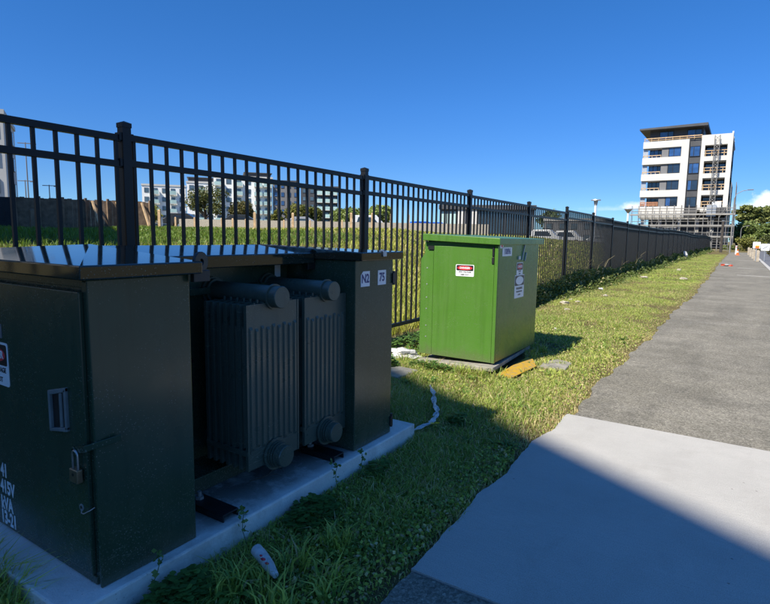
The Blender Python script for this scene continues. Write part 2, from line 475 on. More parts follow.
c = t.mix(t.ramp(t.noise(2.6, 6, 0.72), [(0.54, 0.0), (0.72, 0.5)]), c, (0.22, 0.21, 0.18))
low = t.ramp(t.math('ADD', sx.outputs["Z"], t.math('MULTIPLY', t.noise(14, 4), 0.10)), [(0.04, 0.55), (0.11, 0.0)])
c = t.mix(low, c, (0.16, 0.145, 0.11))
c = t.mix(t.ramp(t.voro(38), [(0.05, 0.55), (0.12, 0.0)]), c, (0.13, 0.125, 0.115))
t.color(c); t.bump(t.math('ADD', t.noise(70, 4, 0.7), t.math('MULTIPLY', t.noise(9, 3), 1.2)), 0.5, 0.006)
M['plinth'] = t.mat
# soil under the grass
t = NT("soil_and_thatch", 0.95, 0.1)
c = t.ramp(t.noise(1.3, 6, 0.7), [(0.25, (0.115, 0.115, 0.030)), (0.5, (0.19, 0.150, 0.068)), (0.75, (0.145, 0.160, 0.040))])
c = t.mix(t.ramp(t.noise(60, 4, 0.7), [(0.35, 0.6), (0.6, 0.0)]), c, (0.035, 0.028, 0.015))
t.color(c); t.bump(t.noise(45, 5, 0.7), 0.8, 0.03)
M['soil'] = t.mat
t = NT("yellow_painted_board", 0.7, 0.3)
M['yellow'] = t.color(t.mix(t.ramp(t.noise(22, 5, 0.7), [(0.48, 0.0), (0.60, 1.0)]), (0.46, 0.28, 0.025), (0.30, 0.22, 0.09))).mat

# ------------------------------------------------------------------ terrain
def sstep(x, a, b):
    t_ = np.clip((x-a)/(b-a), 0, 1); return t_*t_*(3-2*t_)
FX = -3.75                                   # fence line
def terr(x, y):
    x = np.asarray(x, dtype=float); y = np.asarray(y, dtype=float)
    d = FX-0.6-x
    z = 1.62*sstep(d, 0.0, 15.0)*(1-0.35*sstep(y, 32, 90))*(1-0.22*sstep(-y, -24, -12))
    z = z+0.12*np.sin(x*0.31+1.2)*np.sin(y*0.27)*sstep(d, 2, 8)*(1-sstep(d, 30, 50))
    verge = sstep(-1.05-x, 0.0, 0.5)*(1-sstep(-x, 3.9, 4.6))
    z = z+verge*(0.012+0.025*np.sin(y*0.9+x*1.3)+0.02*np.sin(y*0.37-x*2.1))*sstep(y, 6.0, 11.0)
    z = z-0.02*sstep(x, 1.55, 1.7)
    return z
def grid_axis(parts):
    out = []
    for a, b, n in parts: out += list(np.linspace(a, b, n, endpoint=False))
    out.append(parts[-1][1]); return np.array(out)
gx = grid_axis([(-3000, -300, 8), (-300, -60, 16), (-60, -20, 30), (-20, -5, 30), (-5, 2, 40), (2, 60, 12), (60, 3000, 8)])
gy = grid_axis([(-3000, -100, 8), (-100, -2, 12), (-2, 14, 60), (14, 60, 60), (60, 200, 30), (200, 3000, 10)])
GX, GY = np.meshgrid(gx, gy)
GZ = terr(GX, GY)
nx, ny = len(gx), len(gy)
vs = np.stack([GX, GY, GZ], -1).reshape(-1, 3)
fs = [(j*nx+i, j*nx+i+1, (j+1)*nx+i+1, (j+1)*nx+i) for j in range(ny-1) for i in range(nx-1)]
me = bpy.data.meshes.new("ground"); me.from_pydata(vs.tolist(), [], fs); me.materials.append(M['soil'])
me.polygons.foreach_set("use_smooth", [True]*len(me.polygons))
ground = link_mesh("ground", me); tag(ground, kind='structure')

def ribbon(name, lefts, rights, z, mat, thick=0.06):
    """a sheet with its own wandering edges, slightly thick"""
    b = MB(); n = len(lefts)
    vs = [(l[0], l[1], z) for l in lefts]+[(r[0], r[1], z) for r in rights]
    vs += [(x, y, z-thick) for x, y, _ in vs]
    fs = [(i, n+i, n+i+1, i+1) for i in range(n-1)]
    m_ = 2*n
    fs += [(i, i+1, m_+i+1, m_+i) for i in range(n-1)]
    fs += [(n+i+1, n+i, m_+n+i, m_+n+i+1) for i in range(n-1)]
    fs += [(0, m_, m_+n, n), (n-1, 2*n-1, m_+2*n-1, m_+n-1)]
    b.add(vs, fs)
    return tag(b.build(name, mat), kind='structure')
def wob(y, s):
    return 0.014*np.sin(y*3.1+s)+0.010*np.sin(y*7.7+2*s)+0.006*np.sin(y*13.3+s)+0.003*np.sin(y*29+3*s)+0.0015*np.sin(y*83+s)
ys = [4.16+k*0.025 for k in range(290)]+[11.42+k*0.12 for k in range(600)]
def edge(y):
    y = np.asarray(y, dtype=float)
    far_ = -0.965+1.6*wob(y, 1.0)+0.10*sstep(y, 8, 16)*(1-sstep(y, 24, 40))+0.03*np.sin(y*0.9)
    near_ = -1.025+1.0*wob(y, 2.0)+0.012*np.sin(y*5.0)
    return np.where(y > 4.155, far_, near_)
path_far = ribbon("path", [(float(edge(y)), y) for y in ys], [(1.28, y) for y in ys], 0.018, M['path'])
ys = [1.785+k*0.0158 for k in range(151)]
slab = ribbon("concrete_path_slab", [(float(edge(y)), y) for y in ys], [(1.28, y) for y in ys], 0.022, M['slab'])
ys = [-6+k*0.0311 for k in range(251)]
path_near = ribbon("path", [(float(edge(y))+0.01, y) for y in ys], [(1.28, y) for y in ys], 0.016, M['path'])
ys = [-10+k*5 for k in range(60)]
ribbon("kerb", [(1.29, y) for y in ys], [(1.46, y) for y in ys], 0.030, M['slab'], 0.15)
ribbon("road", [(1.465, y) for y in ys], [(9.0, y) for y in ys], 0.004, M['road'])
# pale saw-cut bands across the far path
for yy in (26.0, 33.5, 47.0):
    ribbon("path_joint", [(0.0, yy), (0.0, yy+0.16)], [(1.27, yy-0.3), (1.27, yy-0.14)], 0.0225, M['slab'], 0.003)

# ------------------------------------------------------------------ fence
fence = thing("steel_fence", (FX, 2.33, 0), "long black steel picket fence with square posts running back along the verge", "fence")
PITCH = 2.98; Y0 = 2.33; NP = 22; SUBP = PITCH/NP
PB, PT = 0.155, 2.045                         # panel bottom and top
bp = MB().box(-0.0325, 0.0325, -0.0325, 0.0325, -0.05, 2.09)
bp.box(-0.0365, 0.0365, -0.0365, 0.0365, 2.09, 2.122)
bp.add([(-.0365,-.0365,2.122),(.0365,-.0365,2.122),(.0365,.0365,2.122),(-.0365,.0365,2.122),(0,0,2.138)], [(0,1,4),(1,2,4),(2,3,4),(3,0,4)])
for zz in (PB+0.02, 1.845, PT-0.02):           # brackets that hold the rails
    for s in (-1, 1): bp.box(-0.027, 0.027, s*0.0325, s*0.055, zz-0.026, zz+0.026)
me_post = bp.mesh("post", M['fence'])
me_rail = MB().box(-0.019, 0.019, 0.034, PITCH-0.034, -0.022, 0.022).mesh("rail", M['fence'])
pk = 0.0110
me_pick = MB().box(-pk, pk, -pk, pk, PB+0.012, PT-0.012).mesh("picket", M['fence'])
def fence_z(n):
    return 0.012*math.sin(n*1.7)+(0.05*math.sin(n*0.55) if n > 3 else 0)
for n in range(-1, 32):
    y = Y0+n*PITCH-Y0
    place("post", me_post, fence, (0, y, fence_z(n)))
    for zz in (PB+0.02, 1.845, PT-0.02):
        place("rail", me_rail, fence, (0, y, zz+fence_z(n)))
far = MB()
for n in range(-1, 31):
    for k in range(NP):
        y = n*PITCH+(k+0.5)*SUBP
        if n < 12: place("picket", me_pick, fence, (0, y, fence_z(n)))
        else: far.box(FX-pk, FX+pk, Y0+y-pk, Y0+y+pk, PB+0.012+fence_z(n), PT-0.012+fence_z(n))
o = far.build("picket", M['fence'], fence); o["kind"] = "stuff"
tag(o, "far pickets of the fence")

# ------------------------------------------------------------------ flat print and lettering
def text_mesh(body, size, font_scale=(1, 1), extrude=0.0004):
    cu = bpy.data.curves.new("lettering", 'FONT'); cu.body = body; cu.size = size
    cu.align_x = 'CENTER'; cu.align_y = 'CENTER'; cu.extrude = extrude; cu.resolution_u = 3
    cu.offset = size*0.03
    ob = bpy.data.objects.new("tmp", cu); col.objects.link(ob)
    dg = bpy.context.evaluated_depsgraph_get()
    me = bpy.data.meshes.new_from_object(ob.evaluated_get(dg))
    bpy.data.objects.remove(ob); bpy.data.curves.remove(cu)
    for v in me.vertices:
        v.co.x *= font_scale[0]; v.co.y *= font_scale[1]
    return me
ROT_FRONT = (R(90), 0, 0)                     # reads from -Y
ROT_RIGHT = (R(90), 0, R(90))                 # reads from +X
def lettering(body, size, mat, parent, pos, rot, scale=(1, 1)):
    me = text_mesh(body, size, scale); me.materials.clear(); me.materials.append(mat); me.name = "lettering"
    return place("lettering", me, parent, Vector(pos)-ABS[parent], rot)
def frame_pt(pos, rot, u, v, w):
    mtx = Matrix.Rotation(rot[2], 3, 'Z') @ Matrix.Rotation(rot[0], 3, 'X')
    return Vector(pos)+mtx @ Vector((u, v, w))
def flat_poly(mb, pos, rot, pts, w0, w1):
    lo = [frame_pt(pos, rot, u, v, w0) for u, v in pts]; hi = [frame_pt(pos, rot, u, v, w1) for u, v in pts]
    n = len(pts)
    mb.add(lo+hi, [tuple(range(n-1, -1, -1)), tuple(range(n, 2*n))]+[(i, (i+1) % n, (i+1) % n+n, i+n) for i in range(n)])
def rrect(w, h, r, n=4):
    out = []
    for cx, cy, a0 in ((w/2-r, h/2-r, 0), (-w/2+r, h/2-r, 90), (-w/2+r, -h/2+r, 180), (w/2-r, -h/2+r, 270)):
        for k in range(n+1):
            a = R(a0+90*k/n); out.append((cx+r*math.cos(a), cy+r*math.sin(a)))
    return out
def ell(cx, cy, rx, ry, n=24): return [(cx+rx*math.cos(2*math.pi*k/n), cy+ry*math.sin(2*math.pi*k/n)) for k in range(n)]
def shift(pts, dx, dy): return [(x+dx, y+dy) for x, y in pts]
def danger_sign(parent, pos, rot, w, h, lines, label, head=0.44):
    b = MB(); flat_poly(b, pos, rot, rrect(w, h, 0.05*w), 0.0, 0.0015)
    sg = b.build("warning_sign", M['white_print'], parent, label=label)
    b = MB(); hh = h*head; cy = h/2-hh/2-0.05*h
    flat_poly(b, pos, rot, shift(rrect(w*0.92, hh, 0.04*w), 0, cy), 0.0015, 0.0022)
    b.build("heading_panel", M['black_print'], sg)
    b = MB(); flat_poly(b, pos, rot, ell(0, cy, w*0.41, hh*0.38), 0.0022, 0.0028)
    b.build("heading_oval", M['red_print'], sg)
    lettering("DANGER", hh*0.50, M['white_print'], sg, frame_pt(pos, rot, 0, cy, 0.0032), rot, (min(1.0, w*0.66/(hh*0.5*3.9)), 1.0))
    low = h*(1-head)-0.07*h
    for k, ln in enumerate(lines):
        sz = low/len(lines)*0.72
        yy = cy-hh/2-low*(k+0.5)/len(lines)
        lettering(ln, sz, M['black_print'], sg, frame_pt(pos, rot, 0, yy, 0.0019), rot, (min(1.0, w*0.84/(sz*0.62*len(ln))), 1.0))
    return sg

# ------------------------------------------------------------------ transformer kiosk on its plinth
pad = MB()
pad.box(-3.62, -1.705, 0.80, 3.02, -0.12, 0.128)
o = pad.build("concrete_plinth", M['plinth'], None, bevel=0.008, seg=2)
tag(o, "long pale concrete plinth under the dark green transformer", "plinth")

TR = thing("transformer", (-2.45, 1.9, 0.13), "dark green pad-mounted transformer with two radiators between end cabinets", "transformer")
DG, LG = M['dark_green'], M['lid_green']
Z0 = 0.13
# near end cabinet
b = MB(); b.box(-3.20, -1.762, 0.965, 1.33, Z0+0.002, 1.196)
b.box(-1.80, -1.762, 0.945, 0.965, Z0+0.002, 1.19)
near_cab = b.build("cabinet", DG, TR, 0.004)
b = MB(); b.box(-1.7615, -1.750, 0.938, 1.328, Z0, 1.196)
b.build("side_panel", DG, near_cab, 0.004)
b = MB(); b.box(-3.2, -1.795, 0.958, 0.9645, 1.165, 1.196); b.build("rain_channel", DG, near_cab, 0.002)
def door_panel(x0, x1):
    b = MB(); b.box(x0, x1, 0.928, 0.944, 0.168, 1.155)
    b.box(x1-0.022, x1, 0.944, 0.960, 0.168, 1.155)
    b.box(x0, x1-0.022, 0.944, 0.960, 1.135, 1.155)
    return b.build("door", DG, TR, 0.004, label=None)
door = door_panel(-2.50, -1.787)
door_panel(-3.19, -2.51)
b = MB(); b.box(-3.2, -1.78, 0.938, 0.964, Z0+0.001, 0.160); b.build("sill", DG, TR, 0.003)
# recessed pull handle
b = MB()
hx, hz = -1.946, 0.732
for pts in (((-0.060, 0.062), (0.060, 0.090), (0.060, 0.075), (-0.046, 0.048)),
            ((-0.060, 0.062), (-0.046, 0.048), (-0.046, -0.073), (-0.060, -0.086)),
            ((0.060, 0.090), (0.060, -0.060), (0.047, -0.060), (0.047, 0.076)),
            ((-0.060, -0.086), (-0.046, -0.073), (0.060, -0.050), (0.060, -0.066))):
    flat_poly(b, (hx, 0.928, hz), ROT_FRONT, pts, -0.001, 0.011)
hd = b.build("handle", M['grey_plastic'], door, 0.002)
b = MB(); flat_poly(b, (hx, 0.928, hz), ROT_FRONT, [(-0.05, 0.052), (0.05, 0.078), (0.05, -0.052), (-0.05, -0.076)], -0.0005, 0.0012)
b.build("handle_recess", M['black_steel'], door)
b = MB(); flat_poly(b, (hx+0.02, 0.928, hz), ROT_FRONT, [(-0.008, 0.062), (0.008, 0.066), (0.008, -0.056), (-0.008, -0.060)], 0.002, 0.009)
b.build("grip", M['grey_plastic'], door, 0.002)
# hasp bar and staple
b = MB(); b.bar((-1.755, 0.905, 0.640), (-1.640+(-0.09), 1.02, 0.652), 0.006, 0.022)
b.bar((-1.845, 0.921, 0.612), (-1.752, 0.908, 0.640), 0.006, 0.022)
b.ring((-1.842, 0.917, 0.610), (0, -1, 0.0), 0.009, 0.016, 0.006, 14)
b.build("hasp", DG, door, 0.0015)
b = MB(); b.ring((-1.835, 0.928, 0.405), (0, -1, 0), 0.007, 0.013, 0.002, 14)
b.build("keyhole", M['galv'], door)
b = MB(); b.tube((-1.835, 0.9275, 0.405), (-1.835, 0.925, 0.405), 0.0068, n=12); b.build("keyhole", M['black_print'], door)
b = MB(); b.path([(-1.832, 0.926, 0.402), (-1.815, 0.915, 0.396), (-1.795, 0.912, 0.400), (-1.775, 0.922, 0.412), (-1.765, 0.935, 0.422)], 0.0015, 6)
b.build("wire", M['galv'], door)
danger_sign(door, (-2.432, 0.9275, 0.835), ROT_FRONT, 0.235, 0.172, ["HIGH VOLTAGE", "KEEP OUT"], None, 0.48)
b = MB(); flat_poly(b, (-2.44, 0.9275, 0.965), ROT_FRONT, rrect(0.17, 0.055, 0.004), 0, 0.0015); b.build("sticker", M['grey_print'], door)
# stencilled rating, only the ends of the lines lie in the photograph
for txt, xr, zz in (("41", -2.403, 0.386), ("415V", -2.338, 0.316), ("kVA", -2.362, 0.244), ("13-21", -2.350, 0.182)):
    me = text_mesh(txt, 0.078, (0.74, 1.0)); me.materials.clear(); me.materials.append(M['white_text'])
    xs = [v.co.x for v in me.vertices]
    place("lettering", me, door, Vector((xr-max(xs), 0.9274, zz))-ABS[door], ROT_FRONT)
# hipped lids
def hip_lid(ya, yb, corner_y, apex_y, zc, za, name="lid"):
    """end lid: front edge at X -1.69, ridge apex back at X -2.455"""
    b = MB(); xf, xb, xm = -1.692, -3.26, -2.455
    sk = zc-0.046
    p = dict(a=(xf, corner_y, zc), b=(xf, apex_y, zc), m=(xm, apex_y, za), c=(xb, apex_y, zc), d=(xb, corner_y, zc))
    q = {k: (v[0], v[1], sk) for k, v in p.items()}
    vs = [p['a'], p['b'], p['m'], p['c'], p['d'], q['a'], q['b'], q['m'], q['c'], q['d']]
    fs = [(0, 1, 2), (2, 3, 4), (0, 2, 4), (0, 4, 9, 5), (1, 0, 5, 6), (2, 1, 6, 7), (3, 2, 7, 8), (4, 3, 8, 9), (5, 9, 8, 7, 6)]
    b.add(vs, fs)
    return b.build(name, LG, TR, 0.005, 2)
lid1 = hip_lid(0, 0, 0.888, 1.345, 1.246, 1.296)
b = MB()
prof = [(-2.025, 1.192), (-2.025, 1.252), (-2.455, 1.288), (-3.26, 1.244), (-3.26, 1.192)]
b.prism([(x, 1.347, z) for x, z in prof], (0, 1.035, 0))
b.build("lid", LG, TR, 0.005)
lid3 = hip_lid(0, 0, 2.812, 2.384, 1.262, 1.292)
# tank between the cabinets
b = MB(); b.box(-3.20, -2.25, 1.331, 2.399, Z0+0.002, 1.20)
tank = b.build("tank", DG, TR, 0.004)
b = MB(); b.box(-2.249, -2.055, 1.331, 2.399, Z0+0.001, 0.205); b.build("base_skirt", DG, TR, 0.004)
b = MB(); b.box(-2.249, -2.20, 1.331, 2.399, 1.05, 1.085); b.build("stiffener", DG, tank, 0.003)
b = MB(); flat_poly(b, (-2.2495, 2.315, 1.15), ROT_RIGHT, rrect(0.045, 0.085, 0.003), 0, 0.002); b.build("label_plate", M['white_print'], tank)
# far end cabinet
b = MB(); b.box(-3.20, -1.752, 2.405, 2.790, Z0+0.002, 1.215)
far_cab = b.build("cabinet", DG, TR, 0.004)
b = MB(); b.box(-2.46, -1.775, 2.796, 2.815, 0.168, 1.165); fd = b.build("door", DG, TR, 0.004)
for zz in (1.10, 0.205):
    b = MB(); b.tube((-1.757, 2.803, zz-0.042), (-1.757, 2.803, zz+0.042), 0.011, n=10); b.box(-1.764, -1.742, 2.778, 2.802, zz-0.03, zz+0.03)
    b.build("hinge", M['black_steel'], fd)
for body, yc, zc in (("N2", 2.498, 1.111), ("75", 2.668, 1.111)):
    pos = (-1.752, yc, zc)
    b = MB()
    pts = [(-0.043, -0.043), (0.043, -0.043), (0.043, 0.043), (-0.022 if body == "N2" else -0.043, 0.043), (-0.043, 0.022 if body == "N2" else 0.0429)]
    flat_poly(b, pos, ROT_RIGHT, pts, 0, 0.0015)
    pl = b.build("number_plate", M['white_print'], far_cab)
    lettering(body, 0.068, M['blue_print'], pl, frame_pt(pos, ROT_RIGHT, 0, 0, 0.002), ROT_RIGHT, (0.86, 1.0))
b = MB(); b.box(-1.6915, -1.682, 2.580, 2.612, 1.236, 1.268); b.tube((-1.705, 2.596, 1.262), (-1.705, 2.596, 1.276), 0.012, n=10)
b.build("lid_catch", M['galv'], lid3, 0.003)
# lifting lugs on the lid ends
for x, y, z in ((-1.725, 1.352, 1.242), (-2.05, 2.375, 1.232)):
    b = MB(); b.ring((x-0.006, y+0.006, z), (1, 0.25, 0), 0.012, 0.040, 0.014, 18)
    b.box(x-0.012, x+0.010, y-0.030, y+0.045, z-0.075, z-0.032)
    b.build("lifting_lug", M['black_steel'], TR, 0.002)
# radiators: seven ribbed fins each
fin = MB()
W, ZA, ZB = 0.335, 0.262, 1.035
fin.box(-0.005, 0.005, -W/2, W/2, ZA, ZB)
nrib = 9
for k in range(nrib):
    yc = (k-(nrib-1)/2)*W/(nrib+0.25); hw = 0.0105
    z0, z1 = ZA+0.105+0.008*(k % 2), ZB-0.115-0.010*(k % 2)
    pr = [(0.005, -hw), (0.013, -hw*0.55), (0.013, hw*0.55), (0.005, hw)]
    vs = [(x, yc+y, z0-(0.014 if i in (0, 3) else 0)) for i, (x, y) in enumerate(pr)]+[(x, yc+y, z1+(0.014 if i in (0, 3) else 0)) for i, (x, y) in enumerate(pr)]
    fin.add(vs, [(0, 1, 5, 4), (1, 2, 6, 5), (2, 3, 7, 6), (0, 3, 2, 1), (4, 5, 6, 7)])
fin.box(-0.010, 0.008, -W/2-0.004, -W/2+0.005, ZA, ZB); fin.box(-0.010, 0.008, W/2-0.005, W/2+0.004, ZA, ZB)
for hgt in (0.205, 0.80): pass
me_fin = fin.mesh("fin", M['radiator'])
def radiator(yc):
    rad = bpy.data.objects.new("radiator", MB().box(-2.105, -1.815, yc-0.155, yc+0.155, 0.34, 0.352).mesh("radiator", M['radiator'], ABS[TR]))
    col.objects.link(rad); rad.parent = TR; ABS[rad] = ABS[TR]
    for k in range(7):
        place("fin", me_fin, rad, Vector((-2.090+k*0.0445, yc, 0))-ABS[TR])
    for z, ext in ((1.062, -1.760), (0.298, -1.738)):
        b = MB(); b.tube((-2.26, yc, z), (ext-0.004, yc, z), 0.0515, n=28)
        b.tube((ext-0.004, yc, z), (ext, yc, z), 0.0515, 0.049, n=28)
        b.build("header_pipe", M['radiator'], rad, 0, smooth=True)
        b = MB(); b.ring((-2.25, yc, z), (1, 0, 0), 0.0525, 0.072, 0.016, 28); b.ring((-2.222, yc, z), (1, 0, 0), 0.0525, 0.063, 0.012, 28)
        b.build("pipe_flange", M['radiator'], rad, 0, smooth=True)
        b = MB()
        if z < 0.6:
            for q in range(3): b.ring((-1.800+q*0.013, yc, z), (1, 0, 0), 0.052, 0.065-q*0.003, 0.008, 28)
            b.ring((-1.812, yc, z), (1, 0, 0), 0.0525, 0.078, 0.008, 28)
        else:
            b.ring((-1.814, yc, z), (1, 0, 0), 0.052, 0.060, 0.008, 28)
        b.build("collar", M['radiator'], rad, 0, smooth=True)
    b = MB()
    for k in range(6):
        for q in (-1, 1): b.tube((-2.068+k*0.0445, yc+q*0.075, 1.035), (-2.068+k*0.0445, yc+q*0.075, 1.052), 0.006, n=8)
    for q in (-0.115, -0.06, 0.06, 0.115): b.bar((-2.095, yc+q, 1.0375), (-1.822, yc+q, 1.0375), 0.008, 0.005)
    b.build("tie_bar", M['radiator'], rad)
    b = MB(); b.box(-2.098, -1.818, yc-W/2-0.008, yc-W/2-0.0045, 0.335, 0.36); b.build("side_strap", M['radiator'], rad)
    return rad
rad1 = radiator(1.842)
rad2 = radiator(2.230)
# drain valve with a chain on the tank wall
b = MB(); b.tube((-2.25, 1.62, 0.70), (-2.17, 1.62, 0.70), 0.016, n=12); b.tube((-2.19, 1.62, 0.67), (-2.19, 1.62, 0.745), 0.009, n=10)
b.bar((-2.185, 1.575, 0.735), (-2.185, 1.665, 0.735), 0.012, 0.014)
b.path([(-2.17, 1.62, 0.69), (-2.165, 1.635, 0.65), (-2.17, 1.65, 0.62), (-2.18, 1.66, 0.64), (-2.19, 1.655, 0.68)], 0.004, 6)
b.build("drain_valve", M['black_steel'], TR)
# steel channel feet bolted to the plinth
for y in (1.505, 2.262):
    b = MB(); b.box(-1.985, -1.748, y-0.043, y+0.043, Z0+0.026, Z0+0.033); b.box(-1.985, -1.748, y-0.043, y-0.036, Z0, Z0+0.026); b.box(-1.985, -1.748, y+0.036, y+0.043, Z0, Z0+0.026)
    ft = b.build("channel_foot", M['black_steel'], TR, 0.002)
    b = MB(); b.tube((-1.955, y+0.0, Z0+0.033), (-1.955, y, Z0+0.045), 0.020, n=6); b.tube((-1.955, y, Z0+0.045), (-1.955, y, Z0+0.068), 0.010, n=10)
    b.build("bolt", M['scaffold'], ft)
# brass padlock hanging from the hasp
PLK = thing("padlock", (-1.828, 0.910, 0.53), "weathered brass padlock hanging on the near cabinet's hasp", "padlock", rz=0)
b = MB(); b.box(-1.853, -1.803, 0.9005, 0.9225, 0.505, 0.553); b.build("lock_body", M['brass'], PLK, 0.004, 3)
b = MB(); b.tube((-1.835, 0.911, 0.501), (-1.835, 0.911, 0.506), 0.008, n=12); b.tube((-1.828, 0.9006, 0.535), (-1.828, 0.8995, 0.535), 0.006, n=10)
b.build("key_cylinder", M['black_steel'], PLK)
pts = [(-1.844, 0.911, 0.548)]
for k in range(9):
    a = R(180-22.5*k); pts.append((-1.828+0.016*math.cos(a), 0.911, 0.600+0.016*math.sin(a)))
pts.append((-1.812, 0.911, 0.548))
b = MB(); b.path(pts, 0.0042, 8); b.build("shackle", M['steel'], PLK, 0, smooth=True)

# ------------------------------------------------------------------ bright green cabinet
b = MB()
b.prism([(-2.79, 4.955, 0.015), (-1.92, 4.915, 0.055), (-1.99, 6.25, 0.055), (-2.77, 6.33, 0.015)], (0, 0, 0.042))
o = b.build("base_slab", M['old_concrete'], None, 0.006); tag(o, "tilted thin grey concrete slab under the bright green cabinet", "slab")
GC = thing("utility_cabinet", (-2.37, 5.65, 0.11), "bright green metal utility cabinet with a danger sign on its sunlit front", "cabinet")
G = M['green']
b = MB(); b.box(-2.775, -1.953, 5.046, 6.29, 0.118, 1.305); gb = b.build("cabinet", G, GC, 0.005)
# front door leaf with folded return on its right edge, hinged wing at the left
b = MB(); b.box(-2.66, -1.992, 5.028, 5.0455, 0.113, 1.262); gd = b.build("door", G, GC, 0.004)
b = MB()
b.prism([(-2.812, 5.034, 0.113), (-2.664, 5.034, 0.113), (-2.664, 5.034, 1.215), (-2.735, 5.034, 1.215), (-2.768, 5.034, 1.180), (-2.812, 5.034, 1.120)], (0, 0.0115, 0))
wing = b.build("door_wing", G, GC, 0.002)
b = MB()
for z in (0.30, 0.42, 0.6, 0.72, 0.86, 1.03):
    b.tube((-2.735, 5.034, z), (-2.735, 5.0315, z), 0.0075, n=8)
b.build("rivet", M['galv'], wing)
b = MB(); b.box(-1.988, -1.9525, 5.020, 5.0455, 0.113, 1.275); fl = b.build("corner_flange", G, GC, 0.004)
b = MB(); b.tube((-2.004, 5.026, 1.175), (-2.004, 5.026, 1.265), 0.011, n=10); b.box(-2.016, -1.992, 5.019, 5.028, 1.10, 1.165); b.build("latch", M['black_steel'], GC, 0.002)
b = MB(); b.prism([(-2.77, 4.985, 1.318), (-2.77, 4.985, 1.386), (-1.925, 4.985, 1.350), (-1.925, 4.985, 1.285)], (0, 1.40, 0))
b.build("lid", G, GC, 0.005)
b = MB(); b.box(-2.735, -1.96, 5.050, 6.26, 1.285, 1.322); b.build("vent_slot", M['black_steel'], GC)
b = MB(); b.box(-2.725, -2.655, 5.022, 5.046, 1.222, 1.262); b.build("hinge_block", M['black_steel'], GC)
danger_sign(GC, (-2.302, 5.0275, 1.022), ROT_FRONT, 0.200, 0.118, ["HIGH VOLTAGE", "KEEP OUT"], "white danger sign on the sunlit front", 0.47)
# right side: number plate, red and white sticker, two hanging notices, latch rod
pos = (-1.9525, 5.262, 1.217)
b = MB(); flat_poly(b, pos, ROT_RIGHT, rrect(0.265, 0.088, 0.004), 0, 0.0015); pl = b.build("number_plate", M['white_print'], GC)
lettering("10896", 0.082, M['blue_print'], pl, frame_pt(pos, ROT_RIGHT, 0, 0, 0.002), ROT_RIGHT, (0.92, 1))
pos = (-1.9525, 5.105, 1.278)
b = MB(); flat_poly(b, pos, ROT_RIGHT, rrect(0.085, 0.052, 0.003), 0, 0.0015); sk = b.build("sticker", M['white_print'], GC)
b = MB(); flat_poly(b, pos, ROT_RIGHT, shift(rrect(0.04, 0.03, 0.003), 0.006, 0), 0.0015, 0.0022); b.build("red_patch", M['red_print'], sk)
danger_sign(GC, (-1.9525, 5.655, 1.030), ROT_RIGHT, 0.195, 0.135, ["DO NOT", "OPEN"], None, 0.55)
pos = (-1.9525, 5.665, 0.842)
b = MB(); flat_poly(b, pos, ROT_RIGHT, rrect(0.295, 0.245, 0.004), 0, 0.0015); nt = b.build("notice", M['white_print'], GC)
b = MB(); flat_poly(b, pos, ROT_RIGHT, shift(rrect(0.28, 0.105, 0.004), 0, 0.062), 0.0015, 0.0022); b.build("heading_panel", M['black_print'], nt)
b = MB(); flat_poly(b, pos, ROT_RIGHT, ell(0, 0.062, 0.118, 0.045), 0.0022, 0.0028); b.build("heading_oval", M['white_print'], nt)
for k, (ln, sz) in enumerate((("WARNING", 0.034), ("UNDERGROUND", 0.020), ("CABLES", 0.020))):
    lettering(ln, sz, M['black_print'], nt, frame_pt(pos, ROT_RIGHT, 0, -0.022-k*0.034, 0.002), ROT_RIGHT, (1.2, 1))
b = MB(); b.bar((-1.946, 5.70, 1.12), (-1.944, 5.765, 1.285), 0.012, 0.010); b.box(-1.953, -1.94, 5.58, 5.64, 1.13, 1.165); b.bar((-1.946, 5.79, 1.11), (-1.946, 5.83, 1.20), 0.012, 0.010)
b.build("latch_rod", M['galv'], GC)

# ------------------------------------------------------------------ yellow board, slabs, stones, litter
b = MB(); b.prism([(-1.90, 4.92, 0.014), (-1.74, 4.94, 0.010), (-1.68, 5.52, 0.022), (-1.80, 5.76, 0.045), (-1.86, 5.76, 0.050)], (0, 0, 0.012))
o = b.build("yellow_board", M['yellow'], None, 0.003); tag(o, "worn yellow painted board lying against the green cabinet's base", "board")
b = MB(); b.prism([(-1.66, 5.56, -0.02), (-1.40, 5.60, -0.02), (-1.42, 5.93, -0.02), (-1.60, 6.02, -0.02), (-1.69, 5.80, -0.02)], (0, 0, 0.050))
o = b.build("paving_fragment", M['old_concrete'], None, 0.012); tag(o, "flat grey concrete fragment in the grass beside the yellow board", "concrete piece")
b = MB(); b.prism([(-2.95, 4.22, -0.02), (-2.60, 4.25, -0.02), (-2.58, 4.62, -0.02), (-2.92, 4.66, -0.02)], (0, 0, 0.060))
o = b.build("paving_fragment", M['old_concrete'], None, 0.012); tag(o, "pale flat concrete block in grass behind the transformer's far end", "concrete piece")
b = MB(); b.lump((-3.05, 5.10, 0.055), 0.14, 0.11, 0.055, 3, 3, 0.55); b.lump((-2.94, 5.03, 0.035), 0.09, 0.06, 0.035, 5, 3, 0.55)
o = b.build("plastic_bag", M['litter_white'], None, 0, smooth=False); tag(o, "crumpled white plastic bag between the transformer and green cabinet", "litter")
